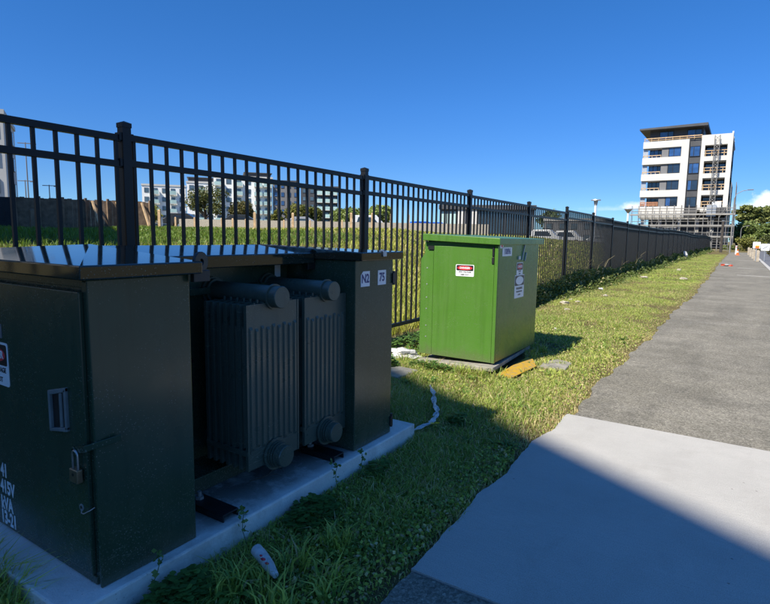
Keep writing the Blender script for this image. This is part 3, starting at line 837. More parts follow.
# long torn strip of white plastic film
def film(pts, w, seed):
    rr = random.Random(seed); b = MB(); vs = []
    fine = []
    for k in range(len(pts)-1):
        for q in range(6): fine.append(Vector(pts[k]).lerp(Vector(pts[k+1]), q/6))
    fine.append(Vector(pts[-1]))
    for k, p in enumerate(fine):
        d = (fine[min(k+1, len(fine)-1)]-fine[max(0, k-1)]).normalized()
        s = Vector((-d.y, d.x, 0)).normalized()
        ww = w*(0.35+0.9*abs(math.sin(k*0.55+seed)))*(1 if 1 < k < len(fine)-2 else 0.4)
        for q in range(5):
            u = q/4-0.5
            vs.append(p+s*ww*u+Vector((rr.uniform(-.004, .004), rr.uniform(-.004, .004), 0.008*math.cos(u*6+k*0.5)+rr.uniform(0, .007))))
    fs = []
    for k in range(len(fine)-1):
        for q in range(4): fs.append((k*5+q, k*5+q+1, (k+1)*5+q+1, (k+1)*5+q))
    b.add(vs, fs)
    o = b.build("plastic_strip", M['litter_white'], None, 0, fixn=False)
    md = o.modifiers.new("thickness", 'SOLIDIFY'); md.thickness = 0.0015
    return o
o = film([(-2.17, 4.10, 0.06), (-2.02, 3.88, 0.07), (-1.93, 3.72, 0.06), (-1.80, 3.52, 0.055), (-1.75, 3.40, 0.06), (-1.72, 3.26, 0.05), (-1.76, 3.10, 0.045)], 0.036, 2)
tag(o, "long twisted strip of white plastic film lying in the shaded grass", "litter")
# paper carton
b = MB()
pts = [Vector((-1.532, 1.445, 0.094)), Vector((-1.487, 1.430, 0.090)), Vector((-1.425, 1.410, 0.080)), Vector((-1.375, 1.394, 0.068))]
b.path(pts, [0.024, 0.0245, 0.021, 0.012], 14)
can = b.build("drink_carton", M['litter_white'], None, 0, smooth=True); tag(can, "crushed white drink carton with red print in grass by the plinth", "litter")
b = MB(); 
for cx, cy, cz, r in ((-1.450, 1.404, 0.102, 0.008), (-1.425, 1.398, 0.097, 0.006), (-1.470, 1.412, 0.106, 0.005)):
    b.lump((cx, cy, cz), r*1.6, r*1.1, 0.0045, 9, 1, 0.3)
b.build("red_print", M['red_print'], can)
b = MB()
for (x, y), r in zip(((-1.66, 3.185), (-1.635, 3.21)), (0.017, 0.015)):
    for k in range(9):
        a = 2*math.pi*k/9
        b.add([(x, y, 0.085), (x+r*math.cos(a-.25), y+r*math.sin(a-.25), 0.092), (x+1.2*r*math.cos(a), y+1.2*r*math.sin(a), 0.094), (x+r*math.cos(a+.25), y+r*math.sin(a+.25), 0.092)], [(0, 1, 2, 3)])
o = b.build("dandelion", M['yellow_flower'], None, fixn=False); tag(o, "small yellow dandelion flowers in the grass near the plinth's far corner", "flower")
b = MB()
for (x, y), h in zip(((-1.66, 3.185), (-1.635, 3.21)), (0.085, 0.085)): b.path([(x+0.01, y, 0.0), (x, y, h)], 0.002, 5)
st_ = simple("flower_stalk", (0.06, 0.11, 0.03)); b.build("stalk", st_, o)
# stones scattered on the verge
stones = [(-2.21, 8.13, .035, "small white stone on the sunlit verge right of the green cabinet"),
          (-3.00, 11.60, .075, "tan stones loose on the verge just beyond the green cabinet's shadow"),
          (-2.82, 11.95, .05, "tan stone to the right of the loose pair near the fence"),
          (-2.68, 10.55, .05, "tan stone in the grass nearest the green cabinet's back edge"),
          (-2.61, 13.75, .06, "pale stone on the verge halfway to the dark fence section"),
          (-1.61, 22.20, .11, "largest pale stone alone in the middle of the far verge"),
          (-2.75, 21.0, .10, "brown stone at the weed edge of the far verge"),
          (-3.05, 12.30, .045, "little tan stone closest to the fence weeds"),
          (-2.2, 27.5, .10, "tan stone on the far verge beyond the largest stone")]
for k, (x, y, r, lb) in enumerate(stones):
    b = MB(); r *= .78; b.lump((x, y, float(terr(x, y))+r*0.4), r*1.3, r, r*0.6, 20+k, 2, 0.4)
    o = b.build("stone", M['stone'] if k else M['litter_white']); tag(o, lb, "stone", "stones scattered on the verge")
b = MB(); b.lump((-0.62, 35.7, 0.07), 0.17, 0.13, 0.07, 71, 2, 0.3); b.lump((-0.36, 35.5, 0.05), 0.13, 0.10, 0.05, 73, 2, 0.3)
o = b.build("crushed_cone", M['litter_red']); tag(o, "flattened orange-red plastic scrap on the far edge of the path", "litter")
b = MB(); b.lump((-0.48, 35.45, 0.10), 0.12, 0.07, 0.035, 72, 2, 0.3); b.build("white_band", M['litter_white'], o)
b = MB(); b.lump((-3.40, 47.0, 0.32), 0.13, 0.10, 0.28, 75, 3, 0.4)
o = b.build("plastic_bag", M['litter_white']); tag(o, "white plastic bag caught in weeds at the foot of the far fence", "litter")
b = MB(); b.lump((-2.95, 14.9, 0.08), 0.05, 0.04, 0.035, 77, 2, 0.3)
o = b.build("plastic_scrap", M['litter_white']); tag(o, "tiny bluish white scrap at the weed edge below the fence", "litter")
b = MB()
p = Vector((-1.95, 1.80, 0.133)); pts = [p]
for k in range(6): pts.append(pts[-1]+Vector((0.022*math.sin(k*1.7+1), 0.048, 0.003*math.sin(k*2.0))))
b.path(pts, [.0022, .002, .002, .0018, .0016, .0014, .001], 5)
for k, (dx, dy) in zip((2, 3, 4), ((.07, .03), (-.05, .05), (.06, -.02))):
    b.path([pts[k], pts[k]+Vector((dx*.5, dy*.5+.01, .006)), pts[k]+Vector((dx, dy, .002))], .0013, 5)
o = b.build("dry_twig", M['bark']); tag(o, "thin branched dry twig lying on the plinth below the nearer radiator", "twig")

# ------------------------------------------------------------------ leaves, grass, weeds
def blades(pos, h, w, lean, tint, seg=2):
    """tapered bent grass blades; pos (n,3)"""
    n = len(pos)
    az = RNG.uniform(0, 2*np.pi, n); az2 = RNG.uniform(0, 2*np.pi, n)
    side = np.stack([np.cos(az), np.sin(az), np.zeros(n)], -1)*(w/2)[:, None]
    ld = np.stack([np.cos(az2), np.sin(az2), np.zeros(n)], -1)
    up = np.zeros((n, 3)); up[:, 2] = 1
    mid = pos+up*(h*0.6)[:, None]+ld*(h*lean*0.35)[:, None]
    tip = pos+up*(h*(1-0.35*lean))[:, None]+ld*(h*lean)[:, None]
    if seg == 2:
        V = np.stack([pos-side, pos+side, mid-side*0.75, mid+side*0.75, tip], 1).reshape(-1, 3)
        T = np.array([[0, 1, 3], [0, 3, 2], [2, 3, 4]])
        k = 5
    else:
        V = np.stack([pos-side, pos+side, tip], 1).reshape(-1, 3)
        T = np.array([[0, 1, 2]]); k = 3
    tri = (np.arange(n)[:, None, None]*k+T[None]).reshape(-1, 3)
    return V, tri, np.repeat(tint, k, axis=0)
def leaves(pos, size, tint, flat=0.5):
    """small diamond leaves, random tilt"""
    n = len(pos)
    d = RNG.normal(0, 1, (n, 3)); d[:, 2] *= flat; d /= np.linalg.norm(d, axis=1)[:, None]
    e = RNG.normal(0, 1, (n, 3)); e -= d*(e*d).sum(1)[:, None]; e /= np.linalg.norm(e, axis=1)[:, None]
    L = d*size[:, None]; Wd = e*(size*0.38)[:, None]
    V = np.stack([pos-L*0.5, pos+Wd, pos+L*0.5, pos-Wd], 1).reshape(-1, 3)
    T = np.array([[0, 1, 2], [0, 2, 3]])
    tri = (np.arange(n)[:, None, None]*4+T[None]).reshape(-1, 3)
    return V, tri, np.repeat(tint, 4, axis=0)
def merge(parts):
    V, T, C = [], [], []; o = 0
    for v, t_, c in parts:
        V.append(v); T.append(t_+o); C.append(c); o += len(v)
    return np.concatenate(V), np.concatenate(T), np.concatenate(C)
def lowfreq(x, y, s=1.0, seed=0.0):
    return 0.5+0.25*(np.sin(x*1.9*s+seed)*np.cos(y*1.3*s+2*seed)+np.sin(x*0.7*s-y*1.1*s+seed*3)*0.7+np.sin(x*4.3*s+y*3.7*s+seed)*0.3)
GREEN = np.array([0.275, 0.370, 0.075]); LUSH = np.array([0.165, 0.280, 0.060]); LIME = np.array([0.48, 0.55, 0.125])
STRAW = np.array([0.74, 0.64, 0.34]); BROWN = np.array([0.36, 0.25, 0.13])
def mixc(a, b, t_): return a[None]*(1-t_)[:, None]+b[None]*t_[:, None]
def verge_tint(x, y, dry):
    n = len(x); t1 = np.clip(lowfreq(x, y, 1.0, 1.3)+RNG.normal(0, .22, n), 0, 1)
    c = mixc(GREEN, LIME, t1)
    lush = RNG.random(n) < 0.18
    c[lush] = LUSH
    d = RNG.random(n) < dry
    c[d] = mixc(STRAW, BROWN, RNG.random(int(d.sum()))*0.8)
    return c*RNG.uniform(0.75, 1.25, n)[:, None]
def in_pad(x, y): return (x > -3.64) & (x < -1.70) & (y > 0.79) & (y < 3.04)
def in_base(x, y): return ((x > -2.80) & (x < -1.86) & (y > 4.92) & (y < 6.36)) | ((x > -1.66) & (x < -1.41) & (y > 5.6) & (y < 5.95)) | ((x > -1.9) & (x < -1.68) & (y > 4.95) & (y < 5.6)) | ((x > -2.93) & (x < -2.6) & (y > 4.26) & (y < 4.62))
parts = []
def verge_patch(n, x0, x1, y0, y1, hlo, hhi, w, dry, seg, ybias=1.0, edgefringe=True):
    x = RNG.uniform(x0, x1, n); y = y0+(y1-y0)*RNG.random(n)**ybias
    el = edge(y)
    patch = lowfreq(x, y, 2.3, 4.0)
    nearedge = sstep(x-el, -0.35, 0.0)
    keep = (x < el+0.004) & ~in_pad(x, y) & ~in_base(x, y) & (RNG.random(n) < np.clip(1.75*patch-0.22+0.25*lowfreq(x, y, 7.0, 3.3), 0.10, 1.0)) & (RNG.random(n) > nearedge*0.45)
    x = x[keep]; y = y[keep]; n = len(x); nearedge = nearedge[keep]; patch = patch[keep]
    dryf = np.clip(dry+0.35*nearedge+0.35*(lowfreq(x, y, 1.4, 9.0)-0.55), 0.03, 0.85)
    h = RNG.uniform(hlo, hhi, n)*(0.40+1.1*lowfreq(x, y, 3.1, 2.0))*(1-0.45*nearedge)
    pos = np.stack([x, y, terr(x, y)-0.004], -1)
    ww = w*RNG.uniform(0.6, 1.4, n)
    parts.append(blades(pos, h, ww, RNG.uniform(0.25, 1.0, n), verge_tint(x, y, dryf), seg))
verge_patch(46000, -1.72, -0.94, 0.45, 3.1, 0.03, 0.095, 0.0042, 0.17, 2)
verge_patch(105000, -3.75, -0.94, 3.0, 5.2, 0.025, 0.085, 0.0046, 0.34, 2)
verge_patch(115000, -3.75, -0.9, 5.2, 9.5, 0.02, 0.060, 0.0055, 0.34, 2)
verge_patch(120000, -3.75, -0.8, 9.5, 20, 0.02, 0.055, 0.008, 0.24, 1, 1.25)
verge_patch(110000, -3.75, -0.8, 20, 66, 0.02, 0.065, 0.016, 0.16, 1, 1.6)
verge_patch(26000, -2.9, -1.7, 0.25, 0.80, 0.04, 0.11, 0.005, 0.06, 2)
# taller seed tufts by the plinth and round the cabinet base
def tufts(centres, n_each, r, hlo, hhi, w, dry):
    for cx, cy in centres:
        a = RNG.uniform(0, 2*np.pi, n_each); q = r*np.sqrt(RNG.random(n_each))
        x = cx+q*np.cos(a); y = cy+q*np.sin(a)
        k = ~in_pad(x, y); x = x[k]; y = y[k]; n = len(x)
        parts.append(blades(np.stack([x, y, terr(x, y)-.004], -1), RNG.uniform(hlo, hhi, n), w*RNG.uniform(.6, 1.5, n), RNG.uniform(.3, 1.1, n), verge_tint(x, y, dry), 2))
tufts([(-1.45, 1.35), (-1.40, 1.52), (-1.30, 1.32), (-1.52, 1.28), (-1.35, 1.75), (-1.22, 1.5), (-2.12, 0.82), (-2.2, 0.74), (-2.05, 0.70), (-1.62, 0.84)], 70, 0.07, 0.07, 0.17, 0.0075, np.full(1, .05))
tufts([(-2.35, 0.76), (-2.28, 0.75), (-2.22, 0.76), (-2.4, 0.74), (-2.16, 0.75), (-2.08, 0.76), (-2.02, 0.75), (-2.3, .7), (-2.1, .7), (-1.97, .72)], 60, 0.06, 0.14, 0.27, 0.007, np.full(1, .15))
rr = random.Random(3)
tufts([(rr.uniform(-2.9, -1.85), rr.uniform(4.80, 4.93)) for _ in range(14)]+[(-1.90+rr.uniform(-.02, .05), rr.uniform(5.85, 6.4)) for _ in range(8)]+[(rr.uniform(-3.2, -2.85), rr.uniform(4.7, 6.0)) for _ in range(10)], 40, 0.06, 0.05, 0.16, 0.006, np.full(1, .22))
tufts([(rr.uniform(-3.7, -1.2), rr.uniform(3.2, 9.0)) for _ in range(70)], 26, 0.05, 0.05, 0.12, 0.006, np.full(1, .12))
def rosette(cx, cy, L, nl, tint):
    z0 = float(terr(cx, cy)); V = []; T = []; o = 0
    for k in range(nl):
        a = 2*math.pi*k/nl+RNG.uniform(-.3, .3); l = L*RNG.uniform(.6, 1.2); w = l*RNG.uniform(.12, .20); up = l*RNG.uniform(.25, .75)
        d = np.array([math.cos(a), math.sin(a), 0]); sd_ = np.array([-d[1], d[0], 0]); p = np.array([cx, cy, z0]); uz = np.array([0, 0, 1.0])
        p1 = p+d*l*.35+uz*up*.7; p2 = p+d*l*.75+uz*up; p3 = p+d*l*1.05+uz*up*.75
        V += [p-sd_*w*.3, p+sd_*w*.3, p1-sd_*w*.8, p1+sd_*w*.8, p2-sd_*w, p2+sd_*w, p3]
        T += [[o, o+1, o+3], [o, o+3, o+2], [o+2, o+3, o+5], [o+2, o+5, o+4], [o+4, o+5, o+6]]; o += 7
    c = np.tile(np.array(tint)[None]*RNG.uniform(.8, 1.2), (len(V), 1))
    return np.array(V), np.array(T), c
rr = random.Random(21)
for k in range(210):
    cx, cy = (rr.uniform(-1.66, -1.08), rr.uniform(0.6, 3.3)) if k < 55 else (rr.uniform(-3.5, -1.1), rr.uniform(3.1, 8.0))
    if bool(in_pad(np.array([cx]), np.array([cy]))[0]) or bool(in_base(np.array([cx]), np.array([cy]))[0]): continue
    parts.append(rosette(cx, cy, rr.uniform(.03, .075), rr.randint(6, 11), rr.choice(((.10, .19, .04), (.15, .25, .05), (.19, .27, .06)))))
for n_, x0, x1, y0, y1, sz in ((26000, -1.72, -1.0, 0.5, 3.2, .017), (30000, -3.7, -1.0, 3.0, 9.0, .019)):
    x = RNG.uniform(x0, x1, n_); y = RNG.uniform(y0, y1, n_)
    k = (x < edge(y)-.03) & ~in_pad(x, y) & ~in_base(x, y) & (RNG.random(n_) < np.clip(1.7*lowfreq(x, y, 2.0, 7.0)-.35, .05, 1)); x = x[k]; y = y[k]; n2 = len(x)
    cc = verge_tint(x, y, np.full(n2, .16))*np.where(RNG.random(n2) < .5, .75, 1.0)[:, None]
    parts.append(leaves(np.stack([x, y, terr(x, y)+RNG.uniform(.002, .045, n2)], -1), sz*RNG.uniform(.6, 1.5, n2), cc, 0.45))
V, T, C = merge(parts)
o = link_mesh("verge_grass", tri_mesh("verge_grass", V, T, M['grass'], C)); tag(o, "mown grass of the verge between the fence and the path", "grass", kind='stuff')

# field beyond the fence: long unmown grass, equal density in the view
n = 190000
rad_ = 4.4*np.exp(RNG.random(n)*math.log(64/4.4)); azm = RNG.uniform(R(-22), R(73), n)      # angle west of +Y
azm = R(3)+RNG.random(n)*R(80)
x = -rad_*np.sin(azm); y = rad_*np.cos(azm)
k = (x < FX-0.12) & (y > -4); x = x[k]; y = y[k]; rad_ = rad_[k]; n = len(x)
lf = lowfreq(x, y, 0.55, 2.2)
c = mixc(np.array([0.23, 0.31, 0.045]), np.array([0.44, 0.45, 0.085]), np.clip(lf+RNG.normal(0, .25, n), 0, 1))
d = RNG.random(n) < 0.16; c[d] = mixc(STRAW, np.array([0.42, 0.38, 0.10]), RNG.random(int(d.sum())))
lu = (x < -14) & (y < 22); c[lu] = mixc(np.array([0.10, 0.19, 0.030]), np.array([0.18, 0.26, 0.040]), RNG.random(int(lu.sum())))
h = RNG.uniform(0.12, 0.30, n)*(0.6+0.8*lf)*np.where(rad_ > 12, 0.80, 0.9)
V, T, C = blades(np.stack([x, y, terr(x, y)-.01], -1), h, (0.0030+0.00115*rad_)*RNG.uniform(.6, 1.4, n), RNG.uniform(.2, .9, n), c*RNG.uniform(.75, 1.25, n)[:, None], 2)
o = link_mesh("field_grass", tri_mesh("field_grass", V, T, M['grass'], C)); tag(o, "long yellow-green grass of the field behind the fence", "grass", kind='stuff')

# creeping weeds along the fence foot
n = 95000
y = 7.5+(92-7.5)*RNG.random(n)**1.7
hmax = (0.12+0.38*np.clip(lowfreq(y*0.3, y, 0.9, 1.0)+0.15*np.sin(y*1.7), 0, 1.0))*sstep(y, 8, 13)+0.12
wid = (0.16+0.28*np.clip(lowfreq(y*0.5, y, 0.7, 6.0), 0, 1))*sstep(y, 7.5, 13)+0.08
xo = RNG.normal(0, 1, n)
x = FX+0.08+np.abs(xo)*wid*0.55-np.where(RNG.random(n) < 0.3, 0.25, 0.0)
zz = terr(x, y)+hmax*RNG.random(n)**1.5*np.exp(-(np.abs(xo)*0.62)**2)
c = mixc(np.array([0.045, 0.080, 0.022]), np.array([0.160, 0.205, 0.055]), np.clip(RNG.random(n)*0.7+0.35*lowfreq(x, y, 1.3, 5.), 0, 1))
dd = RNG.random(n) < 0.05; c[dd] = STRAW*0.6
V, T, C = leaves(np.stack([x, y, zz], -1), (0.030+0.0024*y)*RNG.uniform(.6, 1.4, n), c)
o = link_mesh("fence_weeds", tri_mesh("fence_weeds", V, T, M['leaf'], C)); tag(o, "dark creeping weeds along the foot of the fence", "weeds", kind='stuff')
# straw stalks leaning out of the weeds
b = MB(); rr = random.Random(8)
for k in range(26):
    yy = rr.uniform(15, 40); p = Vector((FX+rr.uniform(.1, .3), yy, 0.15)); a = rr.uniform(-1.5, 1.5); L = rr.uniform(.5, 1.2)
    b.path([p, p+Vector((.18*math.cos(a), L*.4*math.sin(a)+.1, L*.5)), p+Vector((.35*math.cos(a), L*.9*math.sin(a), L*.62))], [.006, .005, .003], 5)
o = b.build("dry_stalks", simple("dry_stalk", (0.26, 0.22, 0.12))); tag(o, "pale dry stalks leaning out of the fence weeds", "weeds", kind='stuff')

# leafy weeds by the plinth
def clover_clump(cx, cy, rx, ry, hh, n, label, size=0.024):
    root = thing("leafy_weed", (cx, cy, 0), label, "weed", "leafy weeds around the plinth")
    P, Tn = [], []
    m_ = 0; V_, T_, C_ = [], [], []
    rr2 = np.random.default_rng(int(abs(cx*1000+cy*777)))
    a = rr2.uniform(0, 2*np.pi, n); q = np.sqrt(rr2.random(n))
    x = cx+rx*q*np.cos(a); y = cy+ry*q*np.sin(a); z = hh*(1-0.75*q**2)*rr2.uniform(0.55, 1.05, n)
    k = ~((x < -1.70) & (z < 0.12) & (y > 0.79) & (y < 3.03)); x, y, z = x[k], y[k], z[k]; n = len(x)
    base = mixc(np.array([0.060, 0.135, 0.030]), np.array([0.130, 0.240, 0.050]), rr2.random(n))
    for lobe in range(3):
        ang = rr2.uniform(0, 6.28) + lobe*2.094 + a[:n]
        s = size*rr2.uniform(.7, 1.3, n)
        dx = np.stack([np.cos(ang), np.sin(ang), rr2.uniform(-.25, .35, n)], -1)
        sd_ = np.stack([-np.sin(ang), np.cos(ang), rr2.uniform(-.2, .2, n)], -1)
        p0 = np.stack([x, y, z], -1)
        V1 = np.stack([p0, p0+dx*(s*.55)[:, None]+sd_*(s*.42)[:, None], p0+dx*(s*1.02)[:, None]+sd_*(s*.25)[:, None], p0+dx*(s*1.02)[:, None]-sd_*(s*.25)[:, None], p0+dx*(s*.55)[:, None]-sd_*(s*.42)[:, None]], 1).reshape(-1, 3)
        tr = (np.arange(n)[:, None, None]*5+np.array([[0, 1, 2], [0, 2, 3], [0, 3, 4]])[None]).reshape(-1, 3)
        V_.append(V1); T_.append(tr+m_); C_.append(np.repeat(base, 5, axis=0)); m_ += len(V1)
    me = tri_mesh("foliage", np.concatenate(V_)-np.array([cx, cy, 0]), np.concatenate(T_), M['leaf'], np.concatenate(C_))
    link_mesh("foliage", me, root)
    b = MB()
    for i in range(0, n, 9): b.path([(x[i]*.6+cx*.4, y[i]*.6+cy*.4, 0), (x[i], y[i], z[i])], 0.0012, 3, False)
    b.build("stem", st_, root, fixn=False)
clover_clump(-1.60, 1.13, 0.11, 0.16, 0.125, 330, "biggest low leafy weed against the plinth below the near cabinet")
clover_clump(-1.60, 1.86, 0.10, 0.16, 0.125, 240, "leafy weed against the plinth below the nearer radiator")
clover_clump(-1.56, 0.93, 0.10, 0.10, 0.09, 130, "leafy weed at the bottom edge of the photo beside the plinth")
clover_clump(-1.62, 2.45, 0.07, 0.12, 0.09, 90, "small leafy weed against the plinth near its far corner")
clover_clump(-1.62, 3.5, 0.10, 0.10, 0.09, 110, "leafy weed in the shaded grass beside the white plastic strip", 0.03)
clover_clump(-2.55, 4.80, 0.30, 0.10, 0.11, 190, "leafy weed along the front of the green cabinet's slab")
clover_clump(-2.98, 4.62, 0.16, 0.16, 0.16, 170, "leafy weed between the concrete block and the plastic bag", 0.03)
clover_clump(-3.25, 5.6, 0.30, 0.5, 0.20, 330, "tall leafy weed between the green cabinet and the fence", 0.035)
# thin sprigs climbing over the plinth edge
for sx, sy, lb in ((-1.69, 1.50, "thin sprig with small leaves climbing the plinth by the first channel foot"), (-1.69, 1.06, "thin leafy sprig leaning on the plinth below the padlock"), (-1.675, 2.12, "thin sprig with a dry bud rising at the plinth's edge"), (-1.67, 2.30, "thin curved sprig at the plinth near the second channel foot")):
    root = thing("weed_sprig", (sx, sy, 0), lb, "weed")
    rr = random.Random(int(sy*100)); b = MB(); lf_ = []
    p = Vector((sx+0.02, sy, 0.0)); pts = [p.copy()]
    for k in range(7):
        p = p+Vector((rr.uniform(-.012, .010)-(0.012 if k > 4 else 0), rr.uniform(-.016, .02), 0.034 if k < 5 else 0.008)); pts.append(p.copy()); 
        if k > 1: lf_.append(p.copy())
    b.path(pts, 0.0016, 5); b.build("stem", st_, root)
    L = np.array([[q.x, q.y, q.z] for q in lf_ for _ in range(5)])+RNG.normal(0, .008, (len(lf_)*5, 3))
    V, T, C = leaves(L, RNG.uniform(.014, .028, len(L)), np.tile(np.array([[0.13, 0.21, 0.06]]), (len(L), 1)))
    link_mesh("foliage", tri_mesh("foliage", V-np.array([sx, sy, 0]), T, M['leaf'], C), root)

# ------------------------------------------------------------------ trees
def tree(name, loc, height, crown, trunk_h, n, size, dark, light, label, group, lobes=14, flat=0.8, seed=1):
    rg = np.random.default_rng(seed); rr = random.Random(seed)
    root = thing(name, loc, label, "tree", group)
    lx, ly, lz = loc
    b = MB(); tr = 0.035*height
    b.path([(lx, ly, lz-0.2), (lx+.1*tr, ly, lz+trunk_h*.5), (lx-.5*tr, ly+.3*tr, lz+trunk_h), (lx, ly, lz+height*.82)], [tr*1.25, tr, tr*.8, tr*.18], 8)
    cs = []
    for k in range(lobes):
        a = rr.uniform(0, 6.28); q = math.sqrt(rr.random())*crown*0.72
        zc = lz+trunk_h+(height-trunk_h)*(0.18+0.68*rr.random()*(1-0.35*q/crown))
        cpt = Vector((lx+q*math.cos(a), ly+q*math.sin(a), zc)); cs.append((cpt, crown*rr.uniform(.30, .46)))
        if k % 2 == 0:
            s = Vector((lx-.3*tr, ly, lz+trunk_h*rr.uniform(.7, 1.2)))
            b.path([s, s.lerp(cpt, .55)+Vector((0, 0, -.03*height)), cpt], [tr*.5, tr*.3, tr*.1], 6)
    b.build("trunk", M['bark'], root, 0, smooth=True)
    per = n//lobes; P = []; Cc = []
    for cpt, r in cs:
        v = rg.normal(0, 1, (per, 3)); v /= np.linalg.norm(v, axis=1)[:, None]
        rad = r*(0.35+0.75*rg.random(per)**0.6)*(1+0.25*np.sin(v[:, 0]*5+cpt.x)*np.sin(v[:, 1]*4+v[:, 2]*5))
        pt = v*rad[:, None]; pt[:, 2] *= flat
        P.append(pt+np.array(cpt))
        k = np.clip(rg.random(per)*.75+rr.uniform(0, .35), 0, 1); Cc.append(mixc(np.array(dark), np.array(light), k))
    P = np.concatenate(P); Cc = np.concatenate(Cc)
    V, T, C = leaves(P, size*rg.uniform(.6, 1.4, len(P)), Cc, 0.8)
    link_mesh("crown", tri_mesh("crown", V-np.array(loc), T, M['leaf'], C), root)
    return root
DKG, LTG = (0.085, 0.130, 0.040), (0.260, 0.320, 0.100)
OLG = (0.30, 0.30, 0.07)
gR = "trees beyond the end of the path"
tree("pine_tree", (1.1, 150, 0), 10.6, 3.0, 5.5, 3600, 0.55, DKG, (0.27, 0.29, 0.095), "flat-topped dark tree just right of the white apartment building", gR, 9, 0.55, 2)
tree("pine_tree", (4.7, 158, 0), 10.4, 3.6, 5.6, 3800, 0.55, DKG, (0.27, 0.29, 0.095), "flat-topped dark tree under the white cloud at right", gR, 10, 0.55, 3)
tree("pine_tree", (9.6, 160, 0), 10.3, 3.4, 5.4, 3000, 0.55, DKG, (0.09, 0.10, 0.03), "flat-topped dark tree at the right edge of the photo", gR, 9, 0.55, 14)
tree("broadleaf_tree", (-0.5, 140, -0.5), 7.4, 2.5, 1.0, 3800, 0.42, DKG, LTG, "rounded dark tree rising beside the building's shaded side", gR, 12, 0.9, 4)
tree("broadleaf_tree", (2.3, 132, -0.5), 7.4, 2.6, 1.0, 4000, 0.42, DKG, LTG, "bushy dark tree in the middle below the pines", gR, 12, 0.9, 5)
tree("broadleaf_tree", (5.3, 136, -0.5), 6.6, 2.7, 1.0, 3800, 0.42, DKG, LTG, "bushy dark tree behind the round road sign", gR, 12, 0.9, 6)
tree("broadleaf_tree", (8.4, 138, -0.5), 7.2, 2.8, 1.0, 3000, 0.42, DKG, LTG, "bushy dark tree at the far right edge", gR, 12, 0.9, 7)
gB = "low bushes at the end of the path"
for k, (x, y, h, r, cc, lb) in enumerate(((0.9, 100, 2.6, 1.5, OLG, "olive green bush left of the timber bollards"), (2.6, 104, 3.0, 1.7, OLG, "olive green bush behind the round road sign"), (4.3, 96, 3.4, 1.6, (0.12, .14, .035), "bigger green bush at the right edge"), (3.4, 66, 1.15, 1.3, (0.17, .15, .045), "low brownish bush beyond the timber bollards"), (5.0, 72, 1.3, 1.6, (0.17, .15, .045), "low brownish hedge bush at the right edge"), (-1.6, 108, 1.0, 1.0, LTG, "small bush at the far end of the fence"))):
    tree("bush", (x, y, -0.3), h, r, 0.25, 2400, 0.20, (0.035, 0.05, 0.014), cc, lb, gB, 10, 0.9, 30+k)
gL = "trees in front of the far apartment blocks"
for k, (x, y, z, h, r, lb, lt) in enumerate((
        (-93.4, 75.3, 2.0, 9.9, 4.6, "large tree between the two white apartment blocks", (0.10, 0.105, 0.035)),
        (-88.6, 80.6, 2.0, 7.2, 3.2, "brownish tree just right of the large tree", (0.12, 0.10, 0.04)),
        (-83.5, 86.2, 2.0, 5.2, 2.0, "small yellow-green tree before the white block's balconies", (0.15, .15, .035)),
        (-80.4, 89.0, 2.0, 6.6, 2.7, "yellow-green tree before the blue glass block", (0.16, .16, .035)),
        (-77.6, 91.4, 2.0, 5.8, 2.0, "tree between the glass block and the dark block", (0.13, .14, .035)),
        (-73.0, 94.2, 2.0, 5.4, 2.4, "tree at the right end of the dark apartment block", LTG),
        (-53.8, 72.2, 1.7, 4.4, 2.0, "tree just left of the third fence post", LTG),
        (-50.1, 74.8, 1.7, 4.9, 2.3, "tree just right of the third fence post", LTG),
        (-113, 76, 2.0, 6.0, 3.2, "tree peeping over the timber fence at left", OLG))):
    tree("broadleaf_tree", (x, y, z), h, r, 0.28*h, 3200, 0.40, (0.055, 0.075, 0.024), tuple(1.6*q for q in lt), lb, gL, 12, 0.9, 60+k)

